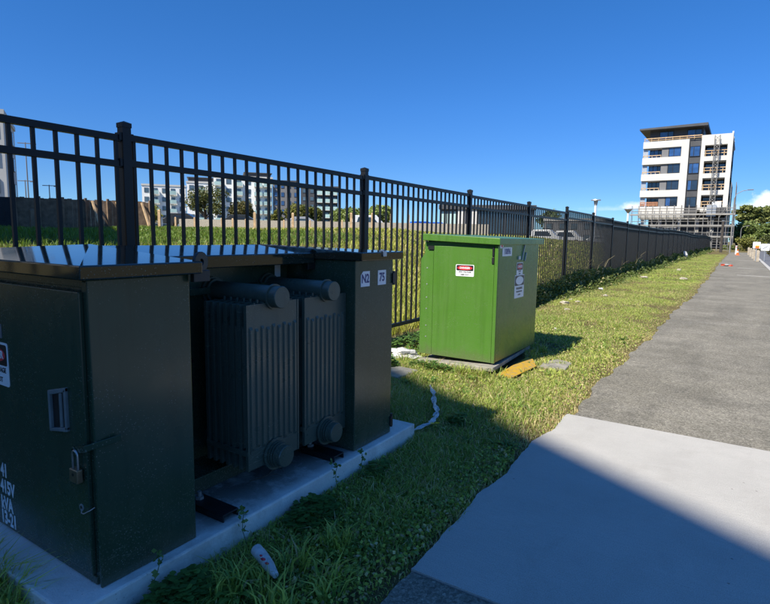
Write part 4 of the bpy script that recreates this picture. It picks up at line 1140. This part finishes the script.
# ------------------------------------------------------------------ far apartment blocks behind the field
def local_box(b, x0, x1, y0, y1, z0, z1): b.box(x0, x1, y0, y1, z0, z1)
def apt_block(loc, rz, width, depth, floors, fh, wall, label, bays, glass='far_glass', parapet='white_wall', balcony=(), plant=None):
    """local frame: facade at y=0 looking to -y, x to the right"""
    root = bpy.data.objects.new("apartment_building", None); col.objects.link(root); root.location = loc; root.rotation_euler = (0, 0, rz)
    ABS[root] = Vector((0, 0, 0)); tag(root, label, "building", "apartment blocks far beyond the field")
    H = floors*fh
    b = MB(); b.box(0, width, 0, depth, -4, H); b.build("wall", M[wall], root)
    b = MB(); b.box(-.15, width+.15, -.15, depth+.15, H, H+.5); b.build("roof", M[parapet], root)
    if plant:
        b = MB(); b.box(plant[0], plant[1], 1.0, depth-1, H+.5, H+.5+plant[2]); b.box(plant[0]-.4, plant[1]+.4, .6, depth-.6, H+.5+plant[2], H+.75+plant[2]); b.build("roof_plant", M['dark_clad'], root)
    bw = width/bays
    fw, fhh = bw*0.50, fh*0.52
    b = MB(); b.box(-fw/2, fw/2, -0.10, 0.0, -fhh/2, fhh/2); me_f = b.mesh("window", M['grey_clad'] if 'w' in wall and 'white' in wall or wall == 'bright_wall' else M['dark_clad'])
    b = MB(); b.box(-fw/2+.08, fw/2-.08, -0.13, -0.10, -fhh/2+.08, fhh/2-.08); me_p = b.mesh("pane", M[glass])
    b = MB(); b.box(-bw*.40, bw*.40, -1.2, -0.001, -.12, .05); me_d = b.mesh("balcony", M['white_wall'])
    b = MB(); b.box(-bw*.40, bw*.40, -1.2, -1.13, .05, 1.05); b.box(-bw*.40, -bw*.40+.06, -1.13, -.01, .05, 1.05); b.box(bw*.4-.06, bw*.4, -1.13, -.01, .05, 1.05); me_b = b.mesh("balustrade", M['green_glass'])
    for k in range(bays):
        xc = (k+.5)*bw
        for fl in range(floors):
            w = place("window", me_f, root, (xc, 0, fl*fh+fh*.52))
            place("pane", me_p, w)
            if k in balcony and fl > 0:
                d_ = place("balcony", me_d, root, (xc, -0.101, fl*fh+.15))
                place("balustrade", me_b, d_)
    # side windows
    for k in range(2):
        for fl in range(floors):
            w = place("window", me_f, root, (width, depth*(.3+.4*k), fl*fh+fh*.52), (0, 0, R(90)))
            place("pane", me_p, w)
    return root
def facing(p0, p1): return math.atan2(p1[1]-p0[1], p1[0]-p0[0])
def block_px(p0, p1, z, top, floors, *a, **k):
    w = math.dist(p0, p1); return apt_block((p0[0], p0[1], z), facing(p0, p1), w, 14, floors, (top-z)/floors, *a, **k)
block_px((-142.6, 93.2), (-135.6, 102.5), 2.0, 14.6, 5, 'bright_wall', "lower white apartment block at the far left of the row", 5, balcony=(1, 3))
block_px((-135.4, 102.7), (-127.2, 112.8), 2.0, 15.9, 5, 'bright_wall', "white apartment block with a dark roof plant room behind the large tree", 5, balcony=(1, 3), plant=(0.5, 8, 1.0))
block_px((-130.6, 108.4), (-119.6, 121.2), 2.0, 18.0, 6, 'bright_wall', "tall white apartment block with pale green glass balconies", 6, balcony=(0, 2, 4, 5), plant=(9, 16.5, 1.0))
block_px((-119.4, 121.2), (-113.6, 126.4), 2.0, 17.2, 6, 'grey_clad', "blue glass apartment block beside the white balconied block", 4, glass='blue_glass', parapet='dark_clad')
block_px((-113.2, 126.8), (-104.6, 134.0), 2.0, 15.8, 6, 'dark_clad', "charcoal apartment block with white balconies at the right of the row", 5, balcony=(2, 3, 4), parapet='dark_clad')
# tall white building at the left edge of the photograph
apt_block((-75.6, 17.0, 1.5), facing((-75.6, 17.0), (-69.3, 28.9)), 13.4, 12, 4, 3.15, 'white_wall', "white building at the left edge with dark windows down its corner", 5, balcony=())

# low pale wall, timber bollards, timber retaining fence, cars behind the field
b = MB(); p0, p1 = Vector((-42, 31, 0)), Vector((-20, 48.5, 0))
d = (p1-p0).normalized(); nrm = Vector((-d.y, d.x, 0))*.15
b.prism([p0-nrm+Vector((0, 0, 1.0)), p1-nrm+Vector((0, 0, 1.0)), p1+nrm+Vector((0, 0, 1.0)), p0+nrm+Vector((0, 0, 1.0))], (0, 0, 1.62))
o = b.build("low_wall", M['stone']); tag(o, "low pale wall behind the timber bollards beyond the field", "wall")
def bollard(x, y, z, h, r, label, mat, group, rz=0):
    b = MB(); b.box(-r, r, -r, r, -0.3, h-.06); b.add([(-r, -r, h-.06), (r, -r, h-.06), (r, r, h-.06), (-r, r, h-.06), (-r*.6, -r*.6, h), (r*.6, -r*.6, h), (r*.6, r*.6, h), (-r*.6, r*.6, h)], [(0,1,5,4),(1,2,6,5),(2,3,7,6),(3,0,4,7),(4,5,6,7)])
    o = link_mesh("timber_bollard", b.mesh("timber_bollard", mat)); o.location = (x, y, z); o.rotation_euler = (0, 0, rz)
    return tag(o, label, "bollard", group)
camf = 543.0
def px_dir(px, y=235.0):
    v = _c[0]*(px-385)+_c[1]*(y-302)+_c[2]*camf
    return Vector((v.x, v.y, 0)).normalized()
def on_line(px, a, c):
    """where the sight line of a pixel column meets the row of posts a-c on the ground"""
    d = px_dir(px); a = Vector(a); c = Vector(c); e = c-a
    den = d.x*e.y-d.y*e.x; t_ = (a.x*e.y-a.y*e.x)/den
    return d.x*t_, d.y*t_
ORD = ['leftmost', 'second from left', 'third from left', 'fourth from left', 'fifth from left', 'sixth from left', 'seventh from left', 'eighth from left', 'ninth from left', 'tenth from left', 'eleventh from left', 'twelfth from left', 'thirteenth from left', 'fourteenth from left']
for q, px in enumerate((160, 211, 255, 293, 324, 351, 372, 391, 408)):
    x, y = on_line(px, (-29.6, 20.5), (-18.8, 30.7))
    bollard(x, y, float(terr(x, y)), 1.12, 0.075, "pale timber bollard %s in the nearer, taller row across the field" % ORD[q], M['timber_pale'], "nearer row of timber bollards across the field", 0.6)
for q, px in enumerate((149, 176, 195, 222, 233, 246, 269, 284, 298, 310, 331, 342, 360, 380)):
    x, y = on_line(px, (-41, 30), (-20.5, 46.5))
    bollard(x, y, float(terr(x, y)), 1.05, 0.07, "pale timber bollard %s in the farther, shorter row before the low wall" % ORD[q], M['timber_pale'], "farther row of timber bollards before the low wall", 0.6)

RF = thing("timber_fence", (-34.2, 16.5, 1.5), "weathered brown timber retaining fence with pale braces across the field", "fence")
a0, a1 = Vector((-35.0, 14.9, 0)), Vector((-31.5, 21.1, 0)); d = (a1-a0).normalized(); nn = Vector((d.y, -d.x, 0))
L = (a1-a0).length; nb = 30
me_pl = MB().box(-L/nb*.496, L/nb*.496, -.02, .02, 0, 1.85).mesh("plank", M['timber_brown'])
for k in range(nb):
    p = a0+d*(k+.5)*L/nb
    place("plank", me_pl, RF, p+Vector((0, 0, 1.42+0.03*math.sin(k*1.9)))-ABS[RF], (0, 0, math.atan2(d.y, d.x)))
for k in range(0, 7):
    p = a0+d*(k*L/6.0); b = MB(); b.bar(p-nn*-.08+Vector((0, 0, 1.2)), p-nn*-.08+Vector((0, 0, 3.36)), .12); b.build("post", M['timber_brown'], RF)
for k in (3.3, 4.4, 5.6):
    p = a0+d*(k*L/6.0)+nn*.1; b = MB(); b.bar(p+Vector((0, 0, 3.2)), p+nn*.9+d*.35+Vector((0, 0, 1.6)), .10); b.build("brace", M['timber_pale'], RF)
DF = thing("screen_fence", (-37, 12, 1.3), "dark grey boarded screen at the left edge of the field", "fence")
a0, a1 = Vector((-38.2, 9.6, 0)), Vector((-35.1, 14.8, 0)); d = (a1-a0).normalized(); L = (a1-a0).length
me_pl = MB().box(-L/16*.496, L/16*.496, -.02, .02, 0, 2.0).mesh("board", M['soil_dark'])
for k in range(16): place("board", me_pl, DF, a0+d*(k+.5)*L/16+Vector((0, 0, 1.25))-ABS[DF], (0, 0, math.atan2(d.y, d.x)))
for px, dist, lb in ((16, 26, "grey timber stake in the shaded grass at the left edge"), (33, 27, "grey timber stake in the shade before the brown timber fence")):
    p = px_dir(px)*dist; bollard(p.x, p.y, float(terr(p.x, p.y)), 1.0, .07, lb, M['timber_brown'], "stakes in the shaded left of the field")

def car(loc, rz, paint_, label, van=False):
    root = bpy.data.objects.new("parked_van" if van else "parked_car", None); col.objects.link(root); root.location = loc; root.rotation_euler = (0, 0, rz); ABS[root] = Vector((0, 0, 0))
    tag(root, label, "van" if van else "car", "vehicles parked beyond the field")
    hgt = 1.95 if van else 1.45
    pr = [(-2.1, .35), (-2.15, .8), (-2.05, .95), (-1.7, hgt*.97), (.9, hgt), (1.75, 1.05), (2.25, .95), (2.3, .35)] if van else [(-2.1, .35), (-2.15, .85), (-1.9, .95), (-1.35, hgt*.98), (.3, hgt), (1.15, .95), (2.0, .80), (2.1, .35)]
    b = MB(); b.prism([(x, -.85, z) for x, z in pr], (0, 1.7, 0)); b.build("body", paint_, root, .06)
    b = MB(); w0, w1 = (-1.6, 1.35) if van else (-1.25, .80)
    for s in (-.856, .842): b.prism([(w0+.15, s, 1.0), (w0+.35, s, hgt-.26), (w1-.8, s, hgt-.26), (w1-.25, s, 1.0)], (0, .014, 0))
    b.build("window", M['glass'], root)
    for x in (-1.35, 1.35):
        for s in (-.80, .80):
            b = MB(); b.tube((x, s-.1, .33), (x, s+.1, .33), .33, n=14); b.build("wheel", M['rubber'], root)
    return root
def car_px(px, dist, z, rz, mat, label, van=False):
    p = px_dir(px)*dist; car((p.x, p.y, z), rz, M[mat], label, van)
car_px(423, 66, 1.75, 0.9, 'car_blue', "bright blue car left of the green cabinet's lid beyond the field")
car_px(437, 67, 1.7, 0.8, 'car_blue', "second bright blue car just right of the first blue one")
car_px(186, 62, 2.0, 0.7, 'car_dark', "dark car before the white apartment block with roof plant")
car_px(244, 62, 2.0, 0.7, 'car_dark', "dark car before the tall white balconied block")
car_px(305, 64, 2.0, 0.7, 'car_silver', "silver car before the blue glass block")
car_px(368, 66, 1.9, 0.7, 'car_white', "white van just right of the third fence post", True)
car_px(456, 78, 1.3, 0.6, 'car_dark', "dark car before the grey glass-fronted building's white end")
car_px(545, 84, 0.75, 0.1, 'car_white', "white van seen through the fence behind the green cabinet", True)
car_px(568, 88, 0.7, 0.1, 'car_white', "white van through the fence further right than the first van", True)
car_px(601, 92, 0.55, 0.2, 'car_silver', "pale car seen through the fence near the first tall lamp", False)
tree("broadleaf_tree", (-35.0, 118, 0.5), 7.6, 3.6, 1.0, 2600, 0.4, DKG, LTG, "dark tree seen through the fence before the pale building", "trees seen through the right of the fence", 10, 0.9, 91)

# grey glass-fronted building behind the green cabinet
GB = bpy.data.objects.new("commercial_building", None); col.objects.link(GB); GB.location = (-50.6, 97.8, 1.0); GB.rotation_euler = (0, 0, facing((-50.6, 97.8), (-33.6, 104.7))); ABS[GB] = Vector((0, 0, 0))
tag(GB, "low grey glass-fronted building with white piers behind the fence", "building")
WB = math.dist((-50.6, 97.8), (-33.6, 104.7))
b = MB(); b.box(0, WB, 0.3, 14, -1, 5.9); b.build("wall", M['grey_clad'], GB)
b = MB(); b.box(-.2, WB+.2, -.6, 14.2, 5.9, 6.75); b.build("roof", M['dark_clad'], GB)
b = MB(); b.box(3.6, 5.0, -.3, .299, -1, 5.899); b.box(6.0, 7.3, -.3, .299, -1, 5.899); b.build("pier", M['white_wall'], GB)
for k in range(9):
    x0 = (0.3, 1.4, 2.5, 7.6, 9.3, 11.0, 12.7, 14.4, 16.1)[k]; w = 1.0 if k < 3 else 1.6
    b = MB(); b.box(x0, x0+w, .1, .2995, 1.2, 5.6); f_ = b.build("window", M['dark_clad'], GB)
    b = MB(); b.box(x0+.08, x0+w-.08, .06, .0995, 1.3, 5.5); b.build("pane", M['green_glass'] if k < 3 else M['glass'], f_)
# pale half-built block seen through the pickets further right
PBK = apt_block((-34.0, 112.0, 0.6), facing((-34.0, 112), (-22.0, 113.2)), 12.0, 10, 2, 2.2, 'grey_clad', "pale two-storey building seen through the fence right of the grey one", 5)

# ------------------------------------------------------------------ white apartment building at right
AB = thing("apartment_building", (-10, 118, 0), "white seven-storey apartment building under construction with dark roof at right", "building")
YF = 118.0
WW, SL = M['white_wall'], M['slab_edge']
XL, XR = -17.2, -2.45
fl_top = [20.25, 17.2, 14.1, 11.0, 7.9]         # tops of the white bands (left half)
b = MB(); b.box(XL+1.6, -7.3, YF+1.9, YF+15, 0.0, 20.0); b.box(-7.35, XR, YF+2.2, YF+15, 0.0, 20.0); b.build("core", M['dark_clad'], AB)
# right flank wall, seen edge on
for k in range(7):
    z0 = k*3.05
    b = MB(); b.box(XR-.25, XR, YF+1.5, YF+15, z0, z0+1.25); b.build("flank_band", M['grey_clad'], AB)
    b = MB(); b.box(XR-.25, XR, YF+1.5, YF+4, z0+1.25, z0+3.05); b.box(XR-.25, XR, YF+8, YF+10, z0+1.25, z0+3.05); b.box(XR-.25, XR, YF+13, YF+15, z0+1.25, z0+3.05); b.build("flank_wall", WW, AB)
    for wa, wb in ((4, 8), (10, 13)):
        b = MB(); b.box(XR-.20, XR-.1, YF+wa, YF+wb, z0+1.25, z0+3.05); b.build("window", M['glass'], AB)
b = MB(); b.box(XR-.78, XR, YF, YF+1.499, 6.2, 20.65); b.build("corner_pier", WW, AB)
# left half: stacked white balcony bands
for k, zt in enumerate(fl_top):
    h = 1.25 if k < 4 else 2.1
    b = MB(); b.box(XL-.01*k, -10.6, YF, YF+1.898, zt-h, zt); b.build("balcony_band", WW, AB)
    b = MB(); b.box(XL+.1, -10.62, YF+.15, YF+1.89, zt-h-.12, zt-h-.002); b.build("slab_soffit", SL, AB)
b = MB(); b.box(-10.599, -9.35, YF, YF+2.2, 5.8, 20.25); b.build("pier", WW, AB)
def window(root, x0, x1, y, z0, z1, split, glass_=('glass',)):
    b = MB(); fr = .09
    b.box(x0, x1, y, y+.12, z0, z0+fr); b.box(x0, x1, y, y+.12, z1-fr, z1); b.box(x0, x0+fr, y, y+.12, z0+fr, z1-fr); b.box(x1-fr, x1, y, y+.12, z0+fr, z1-fr)
    xs = [x0+(x1-x0)*s for s in split]
    for s in xs: b.box(s-fr/2, s+fr/2, y, y+.12, z0+fr, z1-fr)
    w = b.build("window", M['black_steel'], root)
    edges_ = [x0]+xs+[x1]
    for i in range(len(edges_)-1):
        b = MB(); b.box(edges_[i]+fr*.4, edges_[i+1]-fr*.4, y+.05, y+.08, z0+fr*.4, z1-fr*.4)
        b.build("pane", M[glass_[i % len(glass_)]], w)
    return w
gl_l = [('blue_glass', 'glass'), ('blue_glass', 'glass'), ('glass',), ('glass',)]
for k in range(4):
    z0, z1 = fl_top[k+1], fl_top[k]-1.25
    window(AB, XL+1.0, -13.95, YF+1.75, z0, z1, (.35, .68), (('blue_glass', 'blue_glass', 'glass'), ('blue_glass', 'blue_glass', 'glass'), ('glass',), ('glass',))[k])
    b = MB(); b.box(-13.9, -12.75, YF+.35, YF+1.89, z0, z1); b.build("cladding_panel", M['grey_clad'], AB)
    window(AB, -12.72, -10.63, YF+.30, z0+.05, z1-.02, (.42,), (('blue_glass', 'blue_glass'), ('glass', 'glass'), ('glass', 'glass'), ('blue_glass', 'glass'))[k])
    # timber guard rails on the balconies
    b = MB(); xe = -13.95
    mat_ = M['timber_orange'] if k == 3 else M['timber_pale']
    zs = (.30, .62) if k < 3 else (.35, .85, 1.35)
    for zz in zs[-1:] if k < 3 else zs: b.box(XL+.1, xe, YF+.05, YF+.12, z0+zz*.55, z0+zz*.55+.14)
    for q in range(5):
        xx = XL+.15+q*(xe-XL-.2)/4; b.box(xx-.05, xx+.05, YF+.121, YF+.19, z0, z0+(zs[-1]*.55+.1))
    b.build("guard_rail", mat_, AB)
    b = MB(); b.box(XL, XL+.9, YF+.5, YF+.55, z0+.02, z1-.14); b.build("screen", M['galv'], AB)
# dark glazed strip in the middle
b = MB(); b.box(-9.349, -7.36, YF+.5, YF+1.89, 5.8, 20.5); b.build("cladding_strip", M['dark_clad'], AB)
for k in range(4):
    z0 = fl_top[k+1]-.15
    window(AB, -9.2, -7.5, YF+.36, z0, z0+1.9, (.38,), (('blue_glass', 'blue_glass'), ('blue_glass', 'blue_glass'), ('blue_glass', 'glass'), ('glass', 'glass'))[k])
# right bay: open loggias between white frames
b = MB(); b.box(-7.359, XR-.781, YF, YF+1.2, 18.9, 20.75); b.box(XR-.7805, XR, YF-.002, YF+1.5, 20.651, 20.75); b.build("parapet", WW, AB)
b = MB(); b.box(-7.359, -6.75, YF, YF+1.2, 7.2, 18.899); b.build("pier", WW, AB)
for k in range(4):
    zt = 16.9-3.08*k
    b = MB(); b.box(-6.749, XR-.781, YF+.02, YF+2.0, zt-.85, zt); b.build("balcony_band", WW, AB)
    b = MB(); b.box(-6.749, XR-.781, YF+.2, YF+1.9, zt-1.0, zt-.852); b.build("slab_soffit", SL, AB)
    window(AB, -6.6, -3.35, YF+2.03, zt, zt+1.9, (.5,))
    b = MB()
    for zz in (.45, .95): b.box(-6.74, XR-.79, YF+.06, YF+.12, zt+zz, zt+zz+.13)
    for q in range(4): xx = -6.6+q*.98; b.box(xx-.05, xx+.05, YF+.121, YF+.18, zt, zt+1.08)
    b.build("guard_rail", M['timber_pale'], AB)
b = MB(); b.box(-4.9, -2.6, YF-1.5, YF-.01, 6.25, 7.55); b.build("canopy_box", M['dark_clad'], AB)
b = MB(); b.box(-4.85, -3.4, YF-1.2, YF-.05, 7.56, 8.6); b.build("banner", M['white_print'], AB)
# penthouse and roof slab
b = MB(); b.box(-16.3, -7.2, YF+1.2, YF+13, 20.26, 22.35); pent = b.build("penthouse", M['dark_clad'], AB)
window(AB, -14.6, -12.2, YF+1.06, 20.55, 22.1, (.6,), ('blue_glass', 'glass')); window(AB, -9.9, -7.5, YF+1.06, 20.55, 22.1, (.55,), ('blue_glass', 'glass'))
b = MB(); b.prism([(-17.9, YF-.9, 22.36), (-6.5, YF-.9, 22.36), (-6.5, YF-.9, 22.85), (-17.9, YF-.9, 22.65)], (0, 15, 0)); b.build("roof", M['dark_clad'], AB)
b = MB(); b.box(XL+.1, -7.36, YF+.05, YF+.12, 20.75, 20.92); b.box(XL+.1, -7.36, YF+.05, YF+.12, 20.42, 20.52)
for q in range(9): xx = XL+.2+q*1.2; b.box(xx-.05, xx+.05, YF+.121, YF+.18, 20.25, 20.95)
b.build("guard_rail", M['timber_pale'], AB)
b = MB(); b.prism([(XR+.02, YF+1.2, 20.4), (XR+.4, YF+1.8, 18.0), (XR+.02, YF+2.4, 17.6)], (0.02, 0, 0)); b.build("loose_wrap", M['litter_white'], AB)
# lower two storeys: open frame
for z in (5.7, 2.8):
    b = MB(); b.box(XL+.3, XR, YF+.1, YF+2.19, z-.32, z); b.build("floor_slab", SL, AB)
for q, xx in enumerate((-16.5, -13.3, -10.0, -7.0, -4.6, -2.9)):
    b = MB(); b.box(xx-.25, xx+.25, YF+.3, YF+.8, 0, 5.37 if q != 1 else 5.37); b.build("column", SL if q % 2 else WW, AB)
b = MB(); b.box(-16.9, -10.5, YF+1.2, YF+1.88, 2.81, 4.0); b.build("infill_wall", WW, AB)
b = MB(); b.box(-12.0, -9.6, YF+.85, YF+1.18, 0, 2.3); b.build("infill_wall", WW, AB)
# scaffold along the foot of the building
SC = thing("scaffolding", (-9, 116.2, 0), "galvanised scaffolding round the lowest storeys of the white building", "scaffolding")
b = MB()
xs = [-18.2+q*1.22 for q in range(15)]
for yy in (116.0, 117.2):
    for xx in xs:
        b.tube((xx, yy, 0), (xx, yy, 8.0), .05, n=6)
    for z in (2.0, 3.0, 4.0, 5.0, 6.4, 6.9, 7.4): b.tube((xs[0], yy, z), (xs[-1], yy, z), .04, n=6)
for k in range(0, 14, 3): b.tube((xs[k], 115.93, 2+k*.3), (xs[k+1], 115.93, 4.4+k*.3), .04, n=6)
for z in (0.8, 1.6, 2.6, 3.8, 5.0, 6.2, 7.2, 8.2, 9.2, 10.2, 11.2):
    b.tube((XR+.35, 117.0, z), (XR+.35, 128, z), .04, n=6)
for q in range(6): b.tube((XR+.35, 117+q*2.2, 0), (XR+.35, 117+q*2.2, 12), .05, n=6); b.tube((XR+1.1, 117+q*2.2, 0), (XR+1.1, 117+q*2.2, 12), .05, n=6)
o = b.build("scaffold_tube", M['scaffold'], SC); o["kind"] = "stuff"
for z in (2.15, 4.15, 6.15):
    b = MB(); b.box(xs[0]-.3, xs[-1], 116.05, 117.15, z, z+.08); b.build("deck", M['timber_pale'] if z == 6.15 else M['scaffold'], SC)
    b = MB(); b.box(xs[0]-.3, xs[-1], 115.90, 115.94, z+.0, z+.22); b.build("toe_board", M['slab_edge'], SC)
b = MB()
for q in range(14): b.bar((xs[0]+.2+q*1.25, 115.9, 7.95), (xs[0]+.3+q*1.25, 115.9, 6.5), .03)
HM = thing("hoist_mast", (-4.85, 117.3, 0), "grey lattice hoist mast climbing the building's right bay", "hoist")
b = MB()
hx0, hx1, hy0, hy1 = -5.25, -4.45, 116.75, 117.45
for xx in (hx0, hx1):
    for yy in (hy0, hy1): b.tube((xx, yy, 0), (xx, yy, 20.4), .06, n=6)
for k in range(26):
    z = k*.78; b.bar((hx0, hy0, z), (hx1, hy0, z+.78), .06); b.bar((hx1, hy0, z), (hx0, hy0, z+.78), .06) if k % 2 else None
    b.bar((hx0, hy0, z), (hx1, hy0, z), .05); b.bar((hx1, hy0, z), (hx1, hy1, z+.78), .05)
o = b.build("lattice", M['scaffold'], HM); o["kind"] = "stuff"
b = MB(); b.box(-5.6, -4.1, 116.2, 116.7, 5.9, 7.9); b.box(-5.62, -4.08, 116.18, 116.72, 7.9, 8.0); b.build("hoist_cage", M['galv'], HM)

# ------------------------------------------------------------------ poles, lamps, signs, bollards at the far right
def street_lamp(x, y, z, h, arm, r, label, group="street lamps", mat='galv'):
    root = thing("street_lamp", (x, y, z), label, "street lamp", group)
    b = MB(); b.tube((x, y, z), (x, y, z+h*.88), r, r*.62, n=10); b.tube((x, y, z), (x, y, z+.9), r*1.35, r*1.3, n=10)
    b.build("pole", M[mat], root, 0, smooth=True)
    b = MB(); ax, ay = arm; L_ = math.hypot(ax, ay)
    b.path([(x, y, z+h*.87), (x+ax*.12, y+ay*.12, z+h*.94), (x+ax*.45, y+ay*.45, z+h*.985), (x+ax*.8, y+ay*.8, z+h)], r*.45, 8); b.build("arm", M[mat], root, 0, smooth=True)
    b = MB(); b.bar((x+ax*.75, y+ay*.75, z+h), (x+ax*1.1, y+ay*1.1, z+h+.02), .26, .10); b.build("lamp_head", M['grey_clad'], root, .02)
    return root
street_lamp(-0.98, 79, 0, 7.55, (1.7, 0.1), .085, "tall grey street lamp at the fence's far end, arm over the path", mat='scaffold')
street_lamp(0.0, 104, -0.5, 4.4, (0.95, 0.1), .07, "short street lamp over the bushes at the path's end", mat='scaffold')
PP = thing("power_pole", (-1.95, 80.5, 0), "thick dark pole standing at the far end of the fence", "pole")
b = MB(); b.tube((-1.95, 80.5, 0), (-1.95, 80.5, 3.9), .17, .15, n=10); b.build("shaft", simple("dark_timber_pole", (0.055, 0.047, 0.04), .9, .3, 3), PP, 0, smooth=True)
b = MB(); b.tube((-1.95, 80.5, 3.9), (-1.95, 80.5, 3.98), .16, n=10); b.build("cap", M['galv'], PP)
for x, y, h, lb in ((-17.2, 80, 6.85, "tall white lamp column with a bowl top nearer the green cabinet"), (-16.2, 100, 6.6, "white lamp column with a conical top next to the building")):
    root = thing("lamp_column", (x, y, 0.3), lb, "lamp column", "white lamp columns behind the fence")
    b = MB(); b.tube((x, y, .3), (x, y, h-.75), .17, .16, n=12); b.build("pole", M['white_print'], root, 0, smooth=True)
    b = MB(); b.tube((x, y, h-.75), (x, y, h-.1), .20 if y < 90 else .12, .30 if y < 90 else .62, n=16); b.build("bowl", M['galv'], root, 0, smooth=True)
    b = MB(); b.tube((x, y, h-.099), (x, y, h+.03), .68 if y < 90 else .74, .62, n=16); b.build("shade", M['galv'], root, 0, smooth=True)
for px, dist, h, lb in ((31, 70, 8.6, "tallest thin dark lamp post at the far left"), (28.5, 74, 5.0, "short lamp post with side arms left of the tallest one"), (52, 78, 4.9, "short lamp post with side arms over the timber fence")):
    p = px_dir(px)*dist
    root = thing("street_lamp", (p.x, p.y, 2), lb, "street lamp", "street lamps at the far left")
    b = MB(); b.tube((p.x, p.y, 2), (p.x, p.y, 2+h), .08, .05, n=8); b.build("pole", M['grey_clad'], root)
    b = MB(); b.bar((p.x-.45, p.y-.55, 2+h-.1), (p.x+.45, p.y+.55, 2+h-.1), .10, .08); b.bar((p.x+.3, p.y+.4, 2+h-.16), (p.x+.6, p.y+.75, 2+h-.12), .25, .1); b.build("lamp_head", M['grey_clad'], root)
# bollards on the right edge of the far path
for k, (x, y) in enumerate(((1.12, 46.0), (1.02, 48.6), (0.98, 54.0), (0.90, 60.5), (0.83, 69.0))):
    bollard(x, y, 0, .80, .085, "pale timber bollard %s on the right edge of the far path" % ('nearest', 'second nearest', 'third nearest', 'fourth nearest', 'farthest')[k], simple("grey_timber", (0.36, 0.31, 0.24), .85, .25, 6) if k == 0 else bpy.data.materials["grey_timber"], "timber bollards on the right of the far path")
# two small road signs
def road_sign(x, y, h, w, hh, label, colour):
    root = thing("road_sign", (x, y, 0), label, "sign", None)
    b = MB(); b.tube((x, y, 0), (x, y, h), .03, n=8); b.build("post", M['galv'], root)
    b = MB(); flat_poly(b, (x, y-.035, h), ROT_FRONT, rrect(w, hh, .1*w), 0, .02); pn = b.build("panel", M['white_print'], root)
    return root, pn
root, pn = road_sign(1.02, 47.2, 1.14, .46, .46, "square white road sign with an orange patch above the bollards", None)
b = MB(); flat_poly(b, (1.06, 47.142, 1.02), ROT_FRONT, rrect(.24, .20, .02), 0, .003); b.build("orange_patch", M['cone_orange'], pn)
b = MB(); flat_poly(b, (1.06, 47.142, 1.09), ROT_FRONT, rrect(.24, .05, .01), .0035, .006); b.build("yellow_patch", M['yellow_flower'], pn)
root, pn = road_sign(1.56, 48.0, 1.00, .52, .50, "rounded white road sign with a dark slash at the right", None)
b = MB(); flat_poly(b, (1.56, 47.942, 1.00), ROT_FRONT, [(-.16, -.10), (-.12, -.13), (.16, .06), (.12, .09)], 0, .003); b.build("slash", M['grey_print'], pn)
# traffic cone and white marker post
TCN = thing("traffic_cone", (-0.12, 66, 0), "orange and white traffic cone at the path's far end", "cone")
b = MB(); b.tube((-.12, 66, .04), (-.12, 66, .30), .13, .09, n=12); b.tube((-.12, 66, .43), (-.12, 66, .58), .055, .03, n=12); b.box(-.32, .08, 65.8, 66.2, 0, .04); b.build("cone_body", M['cone_orange'], TCN)
b = MB(); b.tube((-.12, 66, .30), (-.12, 66, .43), .0899, .055, n=12); b.build("white_band", M['white_print'], TCN)
MK = thing("marker_post", (-0.30, 70, 0), "white marker post standing behind the traffic cone", "post")
b = MB(); b.box(-.36, -.22, 69.95, 70.05, 0, .95); b.build("stake", M['white_print'], MK, .01)
b = MB(); b.box(-.362, -.218, 69.948, 70.052, 0.78, 0.86); b.build("reflector", M['red_print'], MK)
# far site hoarding beyond the fence end
HD = thing("site_hoarding", (-2.2, 86, 0), "grey mesh site gate closing the gap beyond the dark pole", "fence")
b = MB()
for q in range(4): b.tube((-3.2+q*.62, 86, 0), (-3.2+q*.62, 86, 1.6), .03, n=6)
for z in (.25, .6, .95, 1.3, 1.58): b.tube((-3.2, 86, z), (-1.34, 86, z), .025, n=6)
b.build("gate_frame", M['scaffold'], HD)

# ------------------------------------------------------------------ buildings behind the viewer whose roof edges shade the plinth and the left of the field
g0 = Vector((-2.16, 4.24, 0)); gd_ = Vector((1, -0.585, 0)).normalized()
b = MB(); b.box(-.9, .9, .0, .099, -.75, .75); mf_ = b.mesh("window", M['black_steel'])
b = MB(); b.box(-.82, .82, -.02, -.001, -.67, .67); mp_ = b.mesh("pane", M['glass'])
def behind(s0, s1, H, floors, label):
    """block whose roof edge runs along the street behind the viewer, H metres up"""
    off = Vector((-0.20*18.0, -0.90*18.0, 0))
    e0 = g0+off+gd_*s0; L_ = s1-s0
    root = bpy.data.objects.new("apartment_building", None); col.objects.link(root); root.location = (e0.x, e0.y, 0); root.rotation_euler = (0, 0, math.atan2(gd_.y, gd_.x)+math.pi)
    ABS[root] = Vector((0, 0, 0)); tag(root, label, "building")
    b = MB(); b.box(-L_, 0, 0.1, 12, -1, H-.4); b.build("wall", M['white_wall'], root)
    b = MB(); b.box(-L_-.1, .1, 0, 12.1, H-.4, H); b.build("roof", M['white_wall'], root)
    for k in range(int(L_//4.4)):
        for fl in range(floors):
            w = place("window", mf_, root, (-2.3-4.4*k, 0, 2.2+3.2*fl)); place("pane", mp_, w)
behind(-3.6, 5.6, 18.0, 5, "tall pale apartment block behind the viewer that shades the plinth and near path")
behind(-36, -13.5, 16.85, 4, "long pale apartment block behind the viewer that shades the left of the field")
